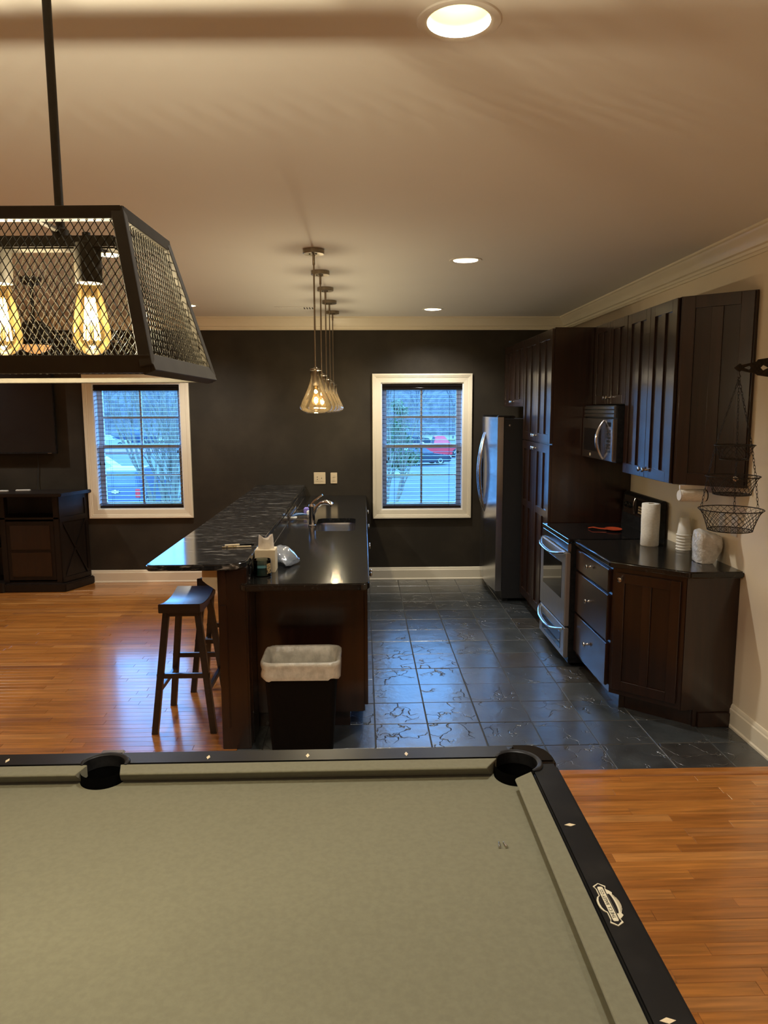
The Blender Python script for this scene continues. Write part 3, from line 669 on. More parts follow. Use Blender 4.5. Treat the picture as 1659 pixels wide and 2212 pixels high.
# outlets
def outlet(name, fr, w_, h_, kind, label, material):
    root = T(name, label, 'outlet', fr[0])
    MB().ob(fr, (-w_/2, w_/2), (-h_/2, h_/2), (0, .006)).build('plate', material, root, bevel=.0025)
    if kind == 'duplex':
        for s_ in (-.019, .019):
            q = MB().prism(rrect(-.016, .016, s_-.0135, s_+.0135, .010), .006, .0085, fr=fr).build('socket', material, root)
            for u in (-.006, .006): MB().ob(fr, (u-.001, u+.001), (s_-.001, s_+.007), (.0084, .0088)).build('slot', 'black_matte', q)
            MB().lathe(fr[0]+fr[2]*(s_-.007)+fr[3]*.0084, [(.002, 0), (.002, .0004)], 8, ax=fr[3]).build('slot', 'black_matte', q)
    if kind == 'jack':
        for u, hs_ in ((-.024, (.012, -.012)), (.020, (0,))):
            q = MB().ob(fr, (u-.016, u+.016), (-.033, .033), (.006, .0085)).build('insert', material, root, bevel=.001)
            for v_ in hs_: MB().lathe(fr[0]+fr[1]*u+fr[2]*v_+fr[3]*.0084, [(.0045, 0), (.0045, .002), (.002, .003)], 10, ax=fr[3]).build('jack', 'black_matte', q)
    if kind == 'switch':
        q = MB().ob(fr, (-.016, .016), (-.033, .033), (.006, .0095)).build('rocker', material, root, bevel=.001)
    for v_ in (-.048, .048) if kind != 'duplex' else (0,): MB().lathe(fr[0]+fr[2]*v_+fr[3]*.006, [(.003, 0), (.003, .001)], 8, ax=fr[3]).build('screw', material, root)
BKF = lambda x, z: (V(x, YB, z), V(1, 0, 0), V(0, 0, 1), V(0, -1, 0))
outlet('jack_plate', BKF(-.457, 1.098), .122, .124, 'jack', 'ivory double jack plate on the dark wall behind the sink', 'ivory_plastic')
outlet('wall_outlet', BKF(-.308, 1.098), .070, .115, 'duplex', 'ivory power outlet on the dark wall behind the sink', 'ivory_plastic')
RTF = lambda y, z: (V(XR, y, z), V(0, -1, 0), V(0, 0, 1), V(-1, 0, 0))
outlet('wall_outlet', RTF(4.20, 1.145), .070, .115, 'duplex', 'white power outlet on the beige wall, nearer the paper cups', 'white_plastic')
outlet('wall_switch', RTF(4.055, 1.145), .070, .115, 'switch', 'white rocker switch plate on the beige wall behind the wire basket', 'white_plastic')

# ------------------------------------------------------------------ peninsula
c = T('kitchen_peninsula', 'dark cherry kitchen peninsula with an end post and a raised beige knee wall', 'peninsula', (-.35, 5.7, 0))
PE = 4.02
pb_ = MB().box(-.605, .0, PE, YB-.002, .10, .875).build('body', 'cherry_panel', c)
cut(pb_, MB().box(-.40, -.045, 5.385, 6.085, .66, .95))
MB().box(-.62, -.085, PE+.03, YB-.002, 0, .10).build('toe_kick', 'cherry_panel', c)
MB().box(-.605, -.004, PE-.012, PE, .10, .868).build('end_panel', 'cherry', c, bevel=.002)
MB().box(-.745, -.625, 3.80, YB-.002, 0, .995).build('knee_wall', 'wall_beige', c)
MB().box(-.627, -.606, 3.836, PE, 0, .870).build('return_panel', 'cherry_panel', c)
ps = MB().box(-.765, -.612, 3.765, 3.835, 0, .998).build('end_post', 'cherry', c, bevel=.003)
MB().box(-.757, -.718, 3.755, 3.766, .12, .80).build('post_moulding', 'cherry', ps, bevel=.004)
MB().box(-.757, -.718, 3.757, 3.766, .815, .995).build('post_moulding', 'cherry', ps, bevel=.003)
MB().box(-.710, -.620, 3.759, 3.766, .02, .99).build('post_panel', 'cherry_panel', ps, bevel=.002)
for y in (3.90, 5.70, 7.30):
    MB().prism([(-.746, .995), (-.868, .995), (-.868, .905), (-.845, .885), (-.746, .815)], y-.022, y+.022, fr=(V(0, 0, 0), V(1, 0, 0), V(0, 0, 1), V(0, 1, 0))).build('corbel', 'trim_paint', c, bevel=.002)
ys = [4.03, 4.49, 4.95, 5.41, 5.87, 6.33, 6.79, 7.25, 7.68]
for i in range(8):
    y0, y1 = ys[i]+.003, ys[i+1]-.003
    shaker(c, frame((.0, y0, .13), (0, 1, 0), (1, 0, 0)), y1-y0, .715, .06, mull=True, knob_at=(.04 if i % 2 else (y1-y0-.04), .67), t=.019)
# lower granite
def front_rounded(x0, x1, y0, y1, r):
    return [(x1, y1), (x0, y1)]+arc(x0+r, y0+r, r, PI, 1.5*PI, 6)+arc(x1-r, y0+r, r, 1.5*PI, 2*PI, 6)
SX0, SX1, SY0, SY1 = -.375, -.065, 5.41, 6.06
lw = MB().prism(front_rounded(-.655, .030, 3.735, YB-.002, .05), .876, .914).build('granite_worktop', 'slab_black', bevel=.006, seg=3, smooth=True, origin=(-.3, 5.7, .876))
tag(lw, 'long black polished granite worktop holding the sink on the peninsula', 'worktop')
cut(lw, MB().prism(rrect(SX0, SX1, SY0, SY1, .06), .80, 1.0))
cut(lw, MB().box(-.70, -.606, 3.838, YB+.1, .80, 1.0))
MB().box(-.625, -.606, 3.84, YB-.002, .9145, .9975).build('backsplash', 'granite', c, bevel=.002)
R_ = .13
bt = MB().prism([(-.61, YB-.002), (-1.115, YB-.002)]+arc(-1.115+.035, 3.69+.035, .035, PI, 1.5*PI, 5)+arc(-.61-R_, 3.69+R_, R_, 1.5*PI, 2*PI, 10), .998, 1.030).build('breakfast_bar', 'granite', bevel=.006, seg=3, smooth=True, origin=(-.86, 5.7, .998))
tag(bt, 'raised black granite breakfast bar top with pale veins and rounded corners', 'bar top')
# sink, faucet
s_ = T('kitchen_sink', 'stainless undermount sink set into the peninsula worktop', 'sink', (-.22, 5.735, .69))
mb = MB(); mb.loft([[V(x, y, z) for x, y in rrect(SX0-g, SX1+g, SY0-g, SY1+g, .065)] for g, z in ((.010, .875), (.004, .875), (.002, .86), (-.004, .72), (-.03, .70))], caps=False)
n_s = 28; mb.add([V(x, y, .70) for x, y in rrect(SX0+.03, SX1-.03, SY0+.03, SY1-.03, .065)], [tuple(range(n_s))])
mb.build('basin', 'stainless', s_, smooth=True)
MB().lathe((-.22, 5.74, .7005), [(.04, 0), (.04, .003), (.030, .002), (.01, .001)], 20).build('drain', 'chrome', s_, smooth=True)
f_ = T('kitchen_faucet', 'chrome single-lever kitchen faucet standing beside the sink', 'faucet', (-.40, 5.66, .914))
B = V(-.40, 5.66, .914)
MB().lathe(B, [(.030, 0), (.030, .008), (.025, .012), (.023, .03), (.023, .145), (.026, .150), (.026, .158), (.022, .170), (.008, .176)], 24).build('body', 'chrome', f_, smooth=True)
sp_ = [(0, 0, .045), (.012, -.004, .10), (.035, -.008, .148), (.07, -.014, .180), (.105, -.02, .188), (.135, -.025, .182), (.158, -.028, .166)]
MB().tube([B+V(*p) for p in sp_], [.014, .015, .016, .017, .019, .021, .019], 12).build('spout', 'chrome', f_, smooth=True)
MB().tube([B+V(0, 0, .172), B+V(.020, -.004, .198), B+V(.085, -.012, .245)], [.009, .007, .0065], 8).build('lever', 'chrome', f_, smooth=True)
# dark dishcloth over the sink edge
rr = random.Random(5); mb = MB(); rg = []
for i in range(10):
    t = i/9; rg.append([V(-.20+.14*t, 5.47+.04*math.cos(q)*(1+.3*math.sin(t*7)), .755+.05*math.sin(PI*t)+.030*math.sin(q)+rr.uniform(-.006, .006)) for q in [2*PI*k/12 for k in range(12)]])
o = mb.loft(rg).build('dishcloth', 'cloth_black', smooth=True, origin=(-.13, 5.47, .72)); tag(o, 'crumpled black dishcloth lying in the stainless sink', 'cloth')
# wire rack with brush and sponge
rx0, rx1, ry0, ry1 = -.600, -.445, 5.88, 6.50
rk = T('wire_rack', 'small chrome wire rack beside the faucet below the bar', 'rack', (-.52, 6.2, .914))
mb = MB()
for z in (.930, .962): mb.tube([(rx0, ry0, z), (rx1, ry0, z), (rx1, ry1, z), (rx0, ry1, z)], .0028, 6, closed=True)
mb.build('rim', 'chrome', rk, smooth=True)
for i in range(8):
    y = ry0+(ry1-ry0)*(i+.5)/8; MB().tube([(rx0, y, .962), (rx0, y, .930), (rx1, y, .930), (rx1, y, .962)], .0018, 5).build('wire', 'chrome', rk)
for x in (rx0, rx1):
    for y in (ry0, ry1): MB().tube([(x, y, .914), (x, y, .962)], .003, 6).build('foot', 'chrome', rk)
b_ = T('dish_brush', 'blue handled dish brush lying in the wire rack', 'brush', (-.54, 6.0, .933))
MB().tube([(-.59, 5.96, .945), (-.55, 6.0, .957), (-.51, 6.03, .955), (-.47, 6.06, .947)], [.010, .018, .016, .008], 10, flat=.7).build('handle', 'blue_plastic', b_, smooth=True)
MB().box(-.595, -.545, 5.93, 5.985, .933, .945).build('bristles', 'white_plastic', b_, bevel=.003)
o = MB().box(-.505, -.465, 6.15, 6.25, .933, .985).build('sponge', 'sponge_purple', bevel=.006, origin=(-.49, 6.2, .933)); tag(o, 'purple kitchen sponge standing in the wire rack', 'sponge')
o = MB().box(-.475, -.447, 6.09, 6.14, .933, .972).build('soap_bar', 'white_plastic', bevel=.006, origin=(-.46, 6.11, .933)); tag(o, 'pale soap bar beside the sponge in the wire rack', 'soap')
# candle, tissue box, plastic bag, pens at the near end
cd = T('jar_candle', 'dark teal wax candle in a glass jar on the peninsula corner', 'candle', (-.556, 3.955, .914))
MB().lathe((-.556, 3.955, .914), [(.045, 0), (.048, .003), (.048, .088), (.046, .089), (.045, .086), (.045, .006)], 32, caps=False).build('jar', 'jar_glass', cd, smooth=True)
MB().lathe((-.556, 3.955, .919), [(.001, 0), (.0445, 0), (.0445, .042), (.001, .042)], 32).build('wax', 'candle_wax', cd, smooth=True)
mb = MB(); mb.loft([[V(-.556+.0487*math.cos(q), 3.955+.0487*math.sin(q), z) for q in [-.9+.7*i/8 for i in range(9)]] for z in (.930, .985)], closed=False); mb.build('label', 'label_tan', cd, smooth=True)
tb = T('tissue_box', 'beige cube tissue box behind the jar candle', 'tissue box', (-.548, 4.075, .914))
MB().box(-.605, -.492, 4.018, 4.130, .914, 1.040).build('carton', 'tissue_box', tb, bevel=.002)
mb = MB(); rg = []
for i in range(7):
    t = i/6; rg.append([V(-.548+(.040-.006*t)*math.cos(q)*(1+.18*math.sin(q*4+t)), 4.075+(.020+.012*t)*math.sin(q)*(1+.2*math.cos(q*3)), 1.039+.068*t+(.014*math.sin(q*2+1) if t > .5 else 0)) for q in [2*PI*k/20 for k in range(20)]])
mb.loft(rg, caps=False); mb.build('tissue', 'tissue', tb, smooth=True)
mb = MB(); rg = []; rr = random.Random(9)
for i in range(17):
    t = i/16; cx = V(-.552+.140*t, 4.36-.17*t, .914); hh = .085*math.sin(PI*min(1, .12+.86*t))**.6+.012
    rg.append([cx+V(.035*math.cos(q)+rr.uniform(-.004, .004), .075*math.cos(q), hh*.5*(1+math.sin(q))+.002+rr.uniform(0, .006)) for q in [2*PI*k/18 for k in range(18)]])
o = mb.loft(rg).build('plastic_bag', 'wrap_clear', smooth=True, autosmooth=.9, origin=(-.50, 4.28, .914)); tag(o, 'crinkled clear plastic bag lying behind the tissue box', 'bag')
ZB = 1.030
def pen(a, b, r, mats, label, name='pen'):
    a, b = Vector(a), Vector(b); root = T(name, label, 'pen', a); n = len(mats)
    for i, mt in enumerate(mats):
        p, q = a.lerp(b, i/n), a.lerp(b, (i+1)/n); MB().lathe(p, [(r*.8, 0), (r, .003), (r, (q-p).length-.002), (r*.85, (q-p).length)], 12, ax=(q-p)).build(['barrel', 'grip', 'cap'][i], mt, root, smooth=True)
pen((-.80, 4.19, ZB+.0065), (-.64, 4.24, ZB+.0065), .006, ['inlay', 'black_plastic'], 'pale pen with black grip lying on the bar top')
pen((-.81, 4.15, ZB+.005), (-.645, 4.17, ZB+.005), .0045, ['label_tan', 'inlay'], 'thin tan pencil lying on the bar top in front of the pen', 'pencil')

# ------------------------------------------------------------------ wire basket on a wall bracket
BX, BY = 1.842, 3.60
br = T('hanging_bracket', 'black metal spear-shaped wall bracket with diamond cutouts holding the wire baskets', 'bracket', (XR, BY, 2.0))
def quadstrip(pts_top, pts_bot): return pts_top+pts_bot[::-1]
Zb = 2.005
outline = [(1.815, 0), (1.842, .020), (1.850, .013), (1.925, .030), (1.932, .040), (2.000, .050), (2.000, .066), (XR, .075), (XR, -.075), (2.000, -.060), (2.000, -.046), (1.932, -.036), (1.925, -.030), (1.850, -.013), (1.842, -.020)]
o = MB().prism(outline, BY-.004, BY+.004, fr=(V(0, 0, Zb), V(1, 0, 0), V(0, 0, 1), V(0, 1, 0))).build('arm', 'wire_black', br)
ct = MB()
for x0, xm, x1, h_ in ((1.862, 1.889, 1.902, .010), (1.944, 1.958, 1.986, .014), (2.02, 2.05, 2.075, .02)):
    ct.prism([(x0, 0), (xm, h_), (x1, 0), (xm, -h_)], BY-.02, BY+.02, fr=(V(0, 0, Zb), V(1, 0, 0), V(0, 0, 1), V(0, 1, 0)))
cut(o, ct)
MB().box(XR-.006, XR, BY-.02, BY+.02, Zb-.11, Zb+.11).build('back_plate', 'wire_black', br, bevel=.002)
MB().tube([(BX, BY, Zb-.012), (BX, BY, Zb-.03), (BX+.008, BY, Zb-.042), (BX, BY, Zb-.052), (BX-.007, BY, Zb-.044)], .0022, 6).build('hook', 'wire_black', br, smooth=True)
bk = T('hanging_basket', 'three-tier black wire hanging basket on chains in front of the angled wall cabinet', 'basket', (BX, BY, 1.21))
def chain(p, q, parent, pitch=.017):
    p, q = Vector(p), Vector(q); n = max(2, int((q-p).length/pitch)); t = (q-p).normalized(); a = Vector((0, 0, 1)) if abs(t.z) < .95 else Vector((1, 0, 0)); u = t.cross(a).normalized(); v_ = t.cross(u)
    mb = MB()
    for i in range(n):
        c0 = p.lerp(q, (i+.5)/n); w2 = u if i % 2 else v_
        mb.tube([c0+t*math.cos(g)*pitch*.68+w2*math.sin(g)*.0048 for g in [2*PI*k/8 for k in range(8)]], .0013, 4, closed=True)
    return mb.build('chain', 'wire_black', parent, kind='stuff')
tiers = [(1.308, .152, .105, .105, 26), (1.474, .126, .088, .090, 22), (1.628, .094, .066, .070, 18)]   # rim z, rim r, base r, depth, wires
for z, r, rb, dp, nw in tiers:
    t_ = MB().tube([(BX+r*math.cos(q), BY+r*math.sin(q), z) for q in [2*PI*k/40 for k in range(40)]], .0026, 6, closed=True).build('rim', 'wire_black', bk, smooth=True)
    mb = MB(); mb.tube([(BX+rb*math.cos(q), BY+rb*math.sin(q), z-dp) for q in [2*PI*k/32 for k in range(32)]], .0024, 5, closed=True)
    for d_ in (-1, 1):
        for k in range(nw):
            pts = []
            for i in range(8):
                s = i/7; rr_ = r+(rb-r)*(s**.6)*1.0; q = 2*PI*k/nw+d_*s*.85; pts.append((BX+rr_*math.cos(q), BY+rr_*math.sin(q), z-dp*s))
            mb.tube(pts, .0011, 4)
    for k in range(9):
        g = -1+2*(k+.5)/9; L = math.sqrt(max(0, 1-g*g))*rb
        mb.tube([(BX+g*rb, BY-L, z-dp), (BX+g*rb, BY+L, z-dp)], .0011, 4); mb.tube([(BX-L, BY+g*rb, z-dp), (BX+L, BY+g*rb, z-dp)], .0011, 4)
    mb.build('wire_net', 'wire_black', bk, kind='stuff')
apex = V(BX, BY, Zb-.05)
for a_ in (.15, .15+2*PI/3, .15+4*PI/3):
    pr = [apex]+[V(BX+r*math.cos(a_), BY+r*math.sin(a_), z) for z, r, *_ in tiers[::-1]]
    for i in range(3): chain(pr[i], pr[i+1], bk)

# ------------------------------------------------------------------ pool table
TCX, TCY, HL, HW, ZR, ZBED = -.752, 1.372, 1.164, .590, .800, .762
pt = T('pool_table', 'pool table with olive tan cloth and black rails in the foreground', 'pool table', (TCX, TCY, 0))
x0, x1, y0, y1 = TCX-HL, TCX+HL, TCY-HW, TCY+HW           # cushion nose lines
CB, RW = .052, .140                                        # cushion depth, nose-to-outer edge
PR = .0635
corners = [(x0-.022, y0-.022), (x1+.022, y0-.022), (x1+.022, y1+.022), (x0-.022, y1+.022)]
sides = [(TCX, y0-.046), (TCX, y1+.046)]
pk_cut = MB()
for cx, cy in corners+sides: pk_cut.lathe((cx, cy, .55), [(PR, 0), (PR, .4)], 36)
o = MB().box(x0-CB-.01, x1+CB+.01, y0-CB-.01, y1+CB+.01, .735, ZBED).build('bed_cloth', 'felt', pt); cut(o, pk_cut)
CAP = .115
def railpiece(a0, a1, b0, b1, out):
    o = MB().box(a0, a1, b0, b1, .685, ZR)
    o = o.build('rail', 'rail_black', pt, bevel=.011, seg=3, smooth=True); cut(o, pk_cut); return o
gap = .0
far_rails = []
for ya, yb in ((y1+CB, y1+RW), (y0-RW, y0-CB)):
    for xa, xb in ((x0-RW+CAP, TCX-.0005), (TCX+.0005, x1+RW-CAP)):
        far_rails.append(railpiece(xa, xb, ya, yb, 0))
rail_r = railpiece(x1+CB, x1+RW, y0-RW+CAP, y1+RW-CAP, 0); rail_l = railpiece(x0-RW, x0-CB, y0-RW+CAP, y1+RW-CAP, 0)
# corner caps with a rounded outer corner
for sx, sy in ((1, 1), (1, -1), (-1, 1), (-1, -1)):
    ox, oy = (x1+RW if sx > 0 else x0-RW), (y1+RW if sy > 0 else y0-RW); c_ = CAP; r = .075
    ang = arc(0, 0, r, 0, PI/2, 8)
    poly = [(ox-sx*c_, oy-sy*c_), (ox-sx*c_, oy+sy*.001)]+[(ox-sx*r+sx*b_x, oy-sy*r+sy*(b_y+.001)) for b_x, b_y in ang[::-1]]+[(ox+sx*.001, oy-sy*c_)]
    o = MB().prism(poly, .68, ZR+.0015).build('corner_cap', 'cap_gloss', pt, bevel=.009, seg=3, smooth=True); cut(o, pk_cut)
# cushions: profile (distance outward from nose, z)
prof = [(0, .796), (.004, .7995), (CB+.002, ZR+.0005), (CB+.002, .765), (.028, .763), (.004, .790)]
def cushion(P0, along, outw, L, e0, e1):
    along, outw = Vector(along), Vector(outw); rings = []
    for t, sh in ((0, -e0), (L, e1)): rings.append([Vector(P0)+along*(t+sh*d/CB)+outw*d+V(0, 0, z) for d, z in prof])
    MB().loft(rings).build('cushion', 'felt', pt, bevel=.0015, seg=1)
gc, gs = .066, .062
for yy, ow in ((y1, (0, 1, 0)), (y0, (0, -1, 0))):
    cushion((x0+gc, yy, 0), (1, 0, 0), ow, HL-gc-gs, .036, .014); cushion((TCX+gs, yy, 0), (1, 0, 0), ow, HL-gc-gs, .014, .036)
cushion((x1, y0+gc, 0), (0, 1, 0), (1, 0, 0), 2*HW-2*gc, .036, .036); cushion((x0, y0+gc, 0), (0, 1, 0), (-1, 0, 0), 2*HW-2*gc, .036, .036)
# pockets: cup and raised rubber collar
def pocket(cx, cy, a, half):
    cup = MB().lathe((cx, cy, 0), [(PR-.002, ZR-.006), (PR-.004, .70), (PR-.012, .61), (.001, .60)], 32, caps=False).build('pocket_cup', 'pocket_black', pt, smooth=True)
    rings = []; n = 26
    for i in range(n+1):
        g = a-half+2*half*i/n; u = V(math.cos(g), math.sin(g), 0); e = min(1, i/2.5, (n-i)/2.5)*.6+.4
        rings.append([V(cx, cy, 0)+u*(PR-.004+w_*e)+V(0, 0, ZR+z_) for w_, z_ in ((0, -.03), (0, .004), (.004, .0075*e), (.012, .0075*e), (.016, .003), (.016, -.004))])
    MB().loft(rings).build('collar', 'black_plastic', cup, smooth=True, autosmooth=.8)
    return cup
for (cx, cy), a in zip(corners, (-.75*PI, -.25*PI, .25*PI, .75*PI)): pocket(cx, cy, a, 1.72)
for (cx, cy), a in zip(sides, (-PI/2, PI/2)):
    cp_ = pocket(cx, cy, a, 1.5)
    s_ = math.sin(a); MB().box(cx-.034, cx+.034, cy+s_*.084-.012, cy+s_*.084+.012, ZR-.004, ZR+.004).build('pocket_clip', 'stainless_bright', pt, bevel=.003)
# diamonds
def diamond(cx, cy, lx, ly): MB().prism([(cx-lx, cy), (cx, cy-ly), (cx+lx, cy), (cx, cy+ly)], ZR-.001, ZR+.0006).build('diamond_inlay', 'inlay', pt)
sp_ = HL/4
for yy in (y1+.090, y0-.090):
    for k in (1, 2, 3):
        for s_ in (-1, 1): diamond(TCX+s_*k*sp_, yy, .0055, .013)
for k in (-1, 1): diamond(x1+.088, TCY+k*.2915, .014, .0065)
for k in (-1, 0, 1): diamond(x0-.088, TCY+k*.2915, .014, .0065)
# apron, legs
for a in ((x0-.10, x1+.10, y1+.08, y1+.115), (x0-.10, x1+.10, y0-.115, y0-.08), (x1+.08, x1+.115, y0-.08, y1+.08), (x0-.115, x0-.08, y0-.08, y1+.08)):
    MB().box(*a, .52, .69).build('apron', 'rail_black', pt, bevel=.004)
for sx in (x0+.08, x1-.08):
    for sy in (y0+.04, y1-.04):
        MB().loft([[V(sx+r*a, sy+r*b, z) for a, b in ((-1, -1), (1, -1), (1, 1), (-1, 1))] for r, z in ((.05, 0), (.05, .06), (.04, .08), (.065, .45), (.085, .735))]).build('leg', 'rail_black', pt, bevel=.004)
# name plate on the right end rail
pcx, pcy = x1+.084, TCY+.0
NPZ = ZR+.0006; npf = (V(pcx, pcy, NPZ), V(0, 1, 0), V(-1, 0, 0), V(0, 0, 1))   # u = +Y (reading), v = -X
def sym(half): return half+[(-u, v) for u, v in half[::-1]]
up = [(-.066, 0), (-.058, .014), (-.050, .0105), (-.026, .0105), (-.020, .016), (-.010, .0195), (0, .0205)]
plate_poly = [(-.066, 0), (-.056, .0135), (-.048, .0100), (-.026, .0100), (-.021, .0155), (-.011, .0195), (0, .0205), (.011, .0195), (.021, .0155), (.026, .0100), (.048, .0100), (.056, .0135), (.066, 0),
              (.056, -.0135), (.046, -.0105), (.040, -.0165), (.035, -.0205), (.029, -.0185), (.016, -.0245), (0, -.0265), (-.016, -.0245), (-.029, -.0185), (-.035, -.0205), (-.040, -.0165), (-.046, -.0105), (-.056, -.0135)]
npl = MB().prism(plate_poly, -.0006, .0008, fr=npf).build('name_plate', 'plate_cream', pt)
blk = [(u*.955, v*.80) for u, v in plate_poly[:13]]+[(.0525, -.0105), (.045, -.0082), (-.045, -.0082), (-.0525, -.0105)]
MB().prism(blk, .0007, .0011, fr=npf).build('plate_field', 'plate_black', npl)
MB().prism([(-.050, .0058), (.050, .0058), (.053, .004), (.053, -.004), (.050, -.0058), (-.050, -.0058), (-.053, -.004), (-.053, .004)], .001, .0015, fr=npf).build('plate_banner', 'plate_cream', npl)
for k_, (w0, d0_, th) in enumerate(((.030, -.0118, .0030), (.026, -.0172, .0008), (.022, -.0200, .0008), (.016, -.0224, .0007))):
    up_ = [(w0*math.cos(g)*-1, d0_-.0035*math.sin(g)) for g in [PI*i/12 for i in range(13)]] if k_ else [(-w0*math.cos(g), -.0086) for g in [PI*i/12 for i in range(13)]]
    lo_ = [(-w0*math.cos(g), d0_-(.0035 if k_ else .0012)*math.sin(g)-th*(math.sin(g) if not k_ else 1)) for g in [PI*i/12 for i in range(13)]]
    MB().loft([[npf[0]+npf[1]*u+npf[2]*v+npf[3]*z for (u, v), z in ((a_, .0006), (b_, .0006), (b_, .0011), (a_, .0011))] for a_, b_ in zip(up_, lo_)]).build('plate_scroll', 'plate_black' if not k_ else 'label_dark', npl)
def text(body, size, O, U, W, parent, material, depth=.0002):
    cu = bpy.data.curves.new('lettering', 'FONT'); cu.body = body; cu.size = size; cu.align_x = 'CENTER'; cu.align_y = 'CENTER'; cu.extrude = depth
    tmp = bpy.data.objects.new('tmp', cu); COL.objects.link(tmp); bpy.context.view_layer.update()
    me = bpy.data.meshes.new_from_object(tmp.evaluated_get(bpy.context.evaluated_depsgraph_get())); bpy.data.objects.remove(tmp)
    me.materials.clear(); me.materials.append(MT[material]); o = bpy.data.objects.new('lettering', me); COL.objects.link(o)
    U, W = Vector(U), Vector(W); N_ = U.cross(W); mm = Matrix.Identity(4)
    for i in range(3): mm[i][0], mm[i][1], mm[i][2], mm[i][3] = U[i], W[i], N_[i], (Vector(O)-ORG[parent])[i]
    o.parent = parent; o.matrix_local = mm; ORG[o] = Vector(O)
    return o
text('THE C.L. BAILEY CO.', .0098, npf[0]+V(0, 0, .0017), npf[1], npf[2], npl, 'plate_black')
# screws left on the cloth
for i, (sx, sy, a) in enumerate(((.322, 1.634, 1.50), (.338, 1.634, 1.78))):
    d_ = V(math.cos(a), math.sin(a), 0); p = V(sx, sy, ZBED+.0035)
    r_ = T('machine_screw', ['small steel machine screw on the cloth, farther from the end rail', 'small steel machine screw on the cloth, nearer the end rail'][i], 'screw', p-V(0, 0, .0035), 'loose screws on the pool cloth')
    MB().lathe(p, [(.0018, 0), (.0020, .002), (.0020, .017), (.001, .019)], 10, ax=d_).build('shank', 'nickel', r_, smooth=True)
    MB().lathe(p, [(.0015, -.0035), (.0034, -.003), (.0034, 0), (.002, .0005)], 12, ax=d_).build('head', 'nickel', r_, smooth=True)

# ------------------------------------------------------------------ mesh lamp over the table
LX, LY, LZ0, LZ1 = -.725, 1.362, 1.880, 2.120
TLx, TLy, BLx, BLy = .345, .118, .404, .196
lp = T('billiard_lamp', 'long dark bronze ceiling lamp with wire mesh trapezoid shade over the pool table', 'lamp', (LX, LY, LZ0))
def corner(sx, sy, t): return V(LX+sx*(BLx+(TLx-BLx)*t), LY+sy*(BLy+(TLy-BLy)*t), LZ0+(LZ1-LZ0)*t)
def bar(p, q, parent, n1, w1=.0105, w2=.0105, name='frame_bar'):
    p, q = Vector(p), Vector(q); t = (q-p).normalized(); a = (Vector(n1)-t*Vector(n1).dot(t)).normalized(); b = t.cross(a)
    mb = MB(); mb.loft([[c_+a*w1*s+b*w2*u for s, u in ((-1, -1), (1, -1), (1, 1), (-1, 1))] for c_ in (p-t*.006, q+t*.006)])
    return mb.build(name, 'dark_bronze', parent, bevel=.001, seg=1)
for sy in (-1, 1):
    bar(corner(-1, sy, 1), corner(1, sy, 1), lp, (0, 1, 0), .010, .010); bar(corner(-1, sy, 0)-V(0, 0, .009 if sy > 0 else 0), corner(1, sy, 0)-V(0, 0, .009 if sy > 0 else 0), lp, (0, 1, 0), .008, .005 if sy > 0 else .0135)
for sx in (-1, 1):
    bar(corner(sx, -1, 1), corner(sx, 1, 1), lp, (1, 0, 0), .010, .010); bar(corner(sx, -1, 0), corner(sx, 1, 0), lp, (1, 0, .4), .010, .014)
    for sy in (-1, 1): bar(corner(sx, sy, 0), corner(sx, sy, 1), lp, (sx, 0, 0), .010, .010)
def mesh_panel(a0, b0, a1, b1):
    """expanded-metal net on the quad a0-b0 (bottom) a1-b1 (top): crossing wires clipped to the trapezoid"""
    a0, b0, a1, b1 = map(Vector, (a0, b0, a1, b1)); ub = (b0-a0); L0 = ub.length; ub.normalize()
    v_ = ((a1+b1)/2-(a0+b0)/2); Hh = v_.length; v_.normalize(); nrm = ub.cross(v_).normalized()
    L1 = (b1-a1).length; mid = (a0+b0)/2; mb = MB(); px, py = .0128, .0225; sl = px/py
    half = lambda y: L0/2+(L1/2-L0/2)*y/Hh
    n = int((L0+Hh*sl)/px)+4
    for s in (-1, 1):
        for k in range(-n, n+1):
            c0 = k*px; ys_ = [i*Hh/60 for i in range(61)]; ins = [y for y in ys_ if abs(c0+s*sl*(y-Hh/2)) <= half(y)]
            if len(ins) < 2: continue
            e = [mid+ub*(c0+s*sl*(y-Hh/2))+v_*y+nrm*(.0004*s) for y in (ins[0], ins[-1])]
            mb.tube(e, .00085, 4)
    mb.build('wire_mesh', 'mesh_wire', lp, kind='stuff')
for sy in (-1, 1): mesh_panel(corner(-1, sy, .02), corner(1, sy, .02), corner(-1, sy, .98), corner(1, sy, .98))
for sx in (-1, 1): mesh_panel(corner(sx, -1, .02), corner(sx, 1, .02), corner(sx, -1, .98), corner(sx, 1, .98))
MB().box(LX-.30, LX+.30, LY-.018, LY+.018, 2.088, 2.110).build('socket_bar', 'dark_bronze', lp, bevel=.003)
for sx in (-1, 1):
    MB().tube([(LX+sx*.30, LY, 2.100), (LX+sx*TLx, LY, LZ1-.004)], .006, 8).build('end_strap', 'dark_bronze', lp)
    MB().tube([(LX+sx*.20, LY, 2.108), (LX+sx*.20, LY, ZC-.018)], .0075, 12).build('rod', 'dark_bronze', lp, smooth=True)
    MB().lathe((LX+sx*.20, LY, 2.106), [(.014, 0), (.014, .016), (.008, .02)], 14).build('rod_nut', 'dark_bronze', lp, smooth=True)
    for sy in (-1, 1): MB().tube([(LX+sx*.20, LY, 2.120), (LX+sx*.20, LY+sy*TLy, LZ1-.002)], .005, 6).build('cross_strap', 'dark_bronze', lp)
MB().box(LX-.26, LX+.26, LY-.055, LY+.055, ZC-.022, ZC-.0005).build('canopy', 'dark_bronze', lp, bevel=.004)
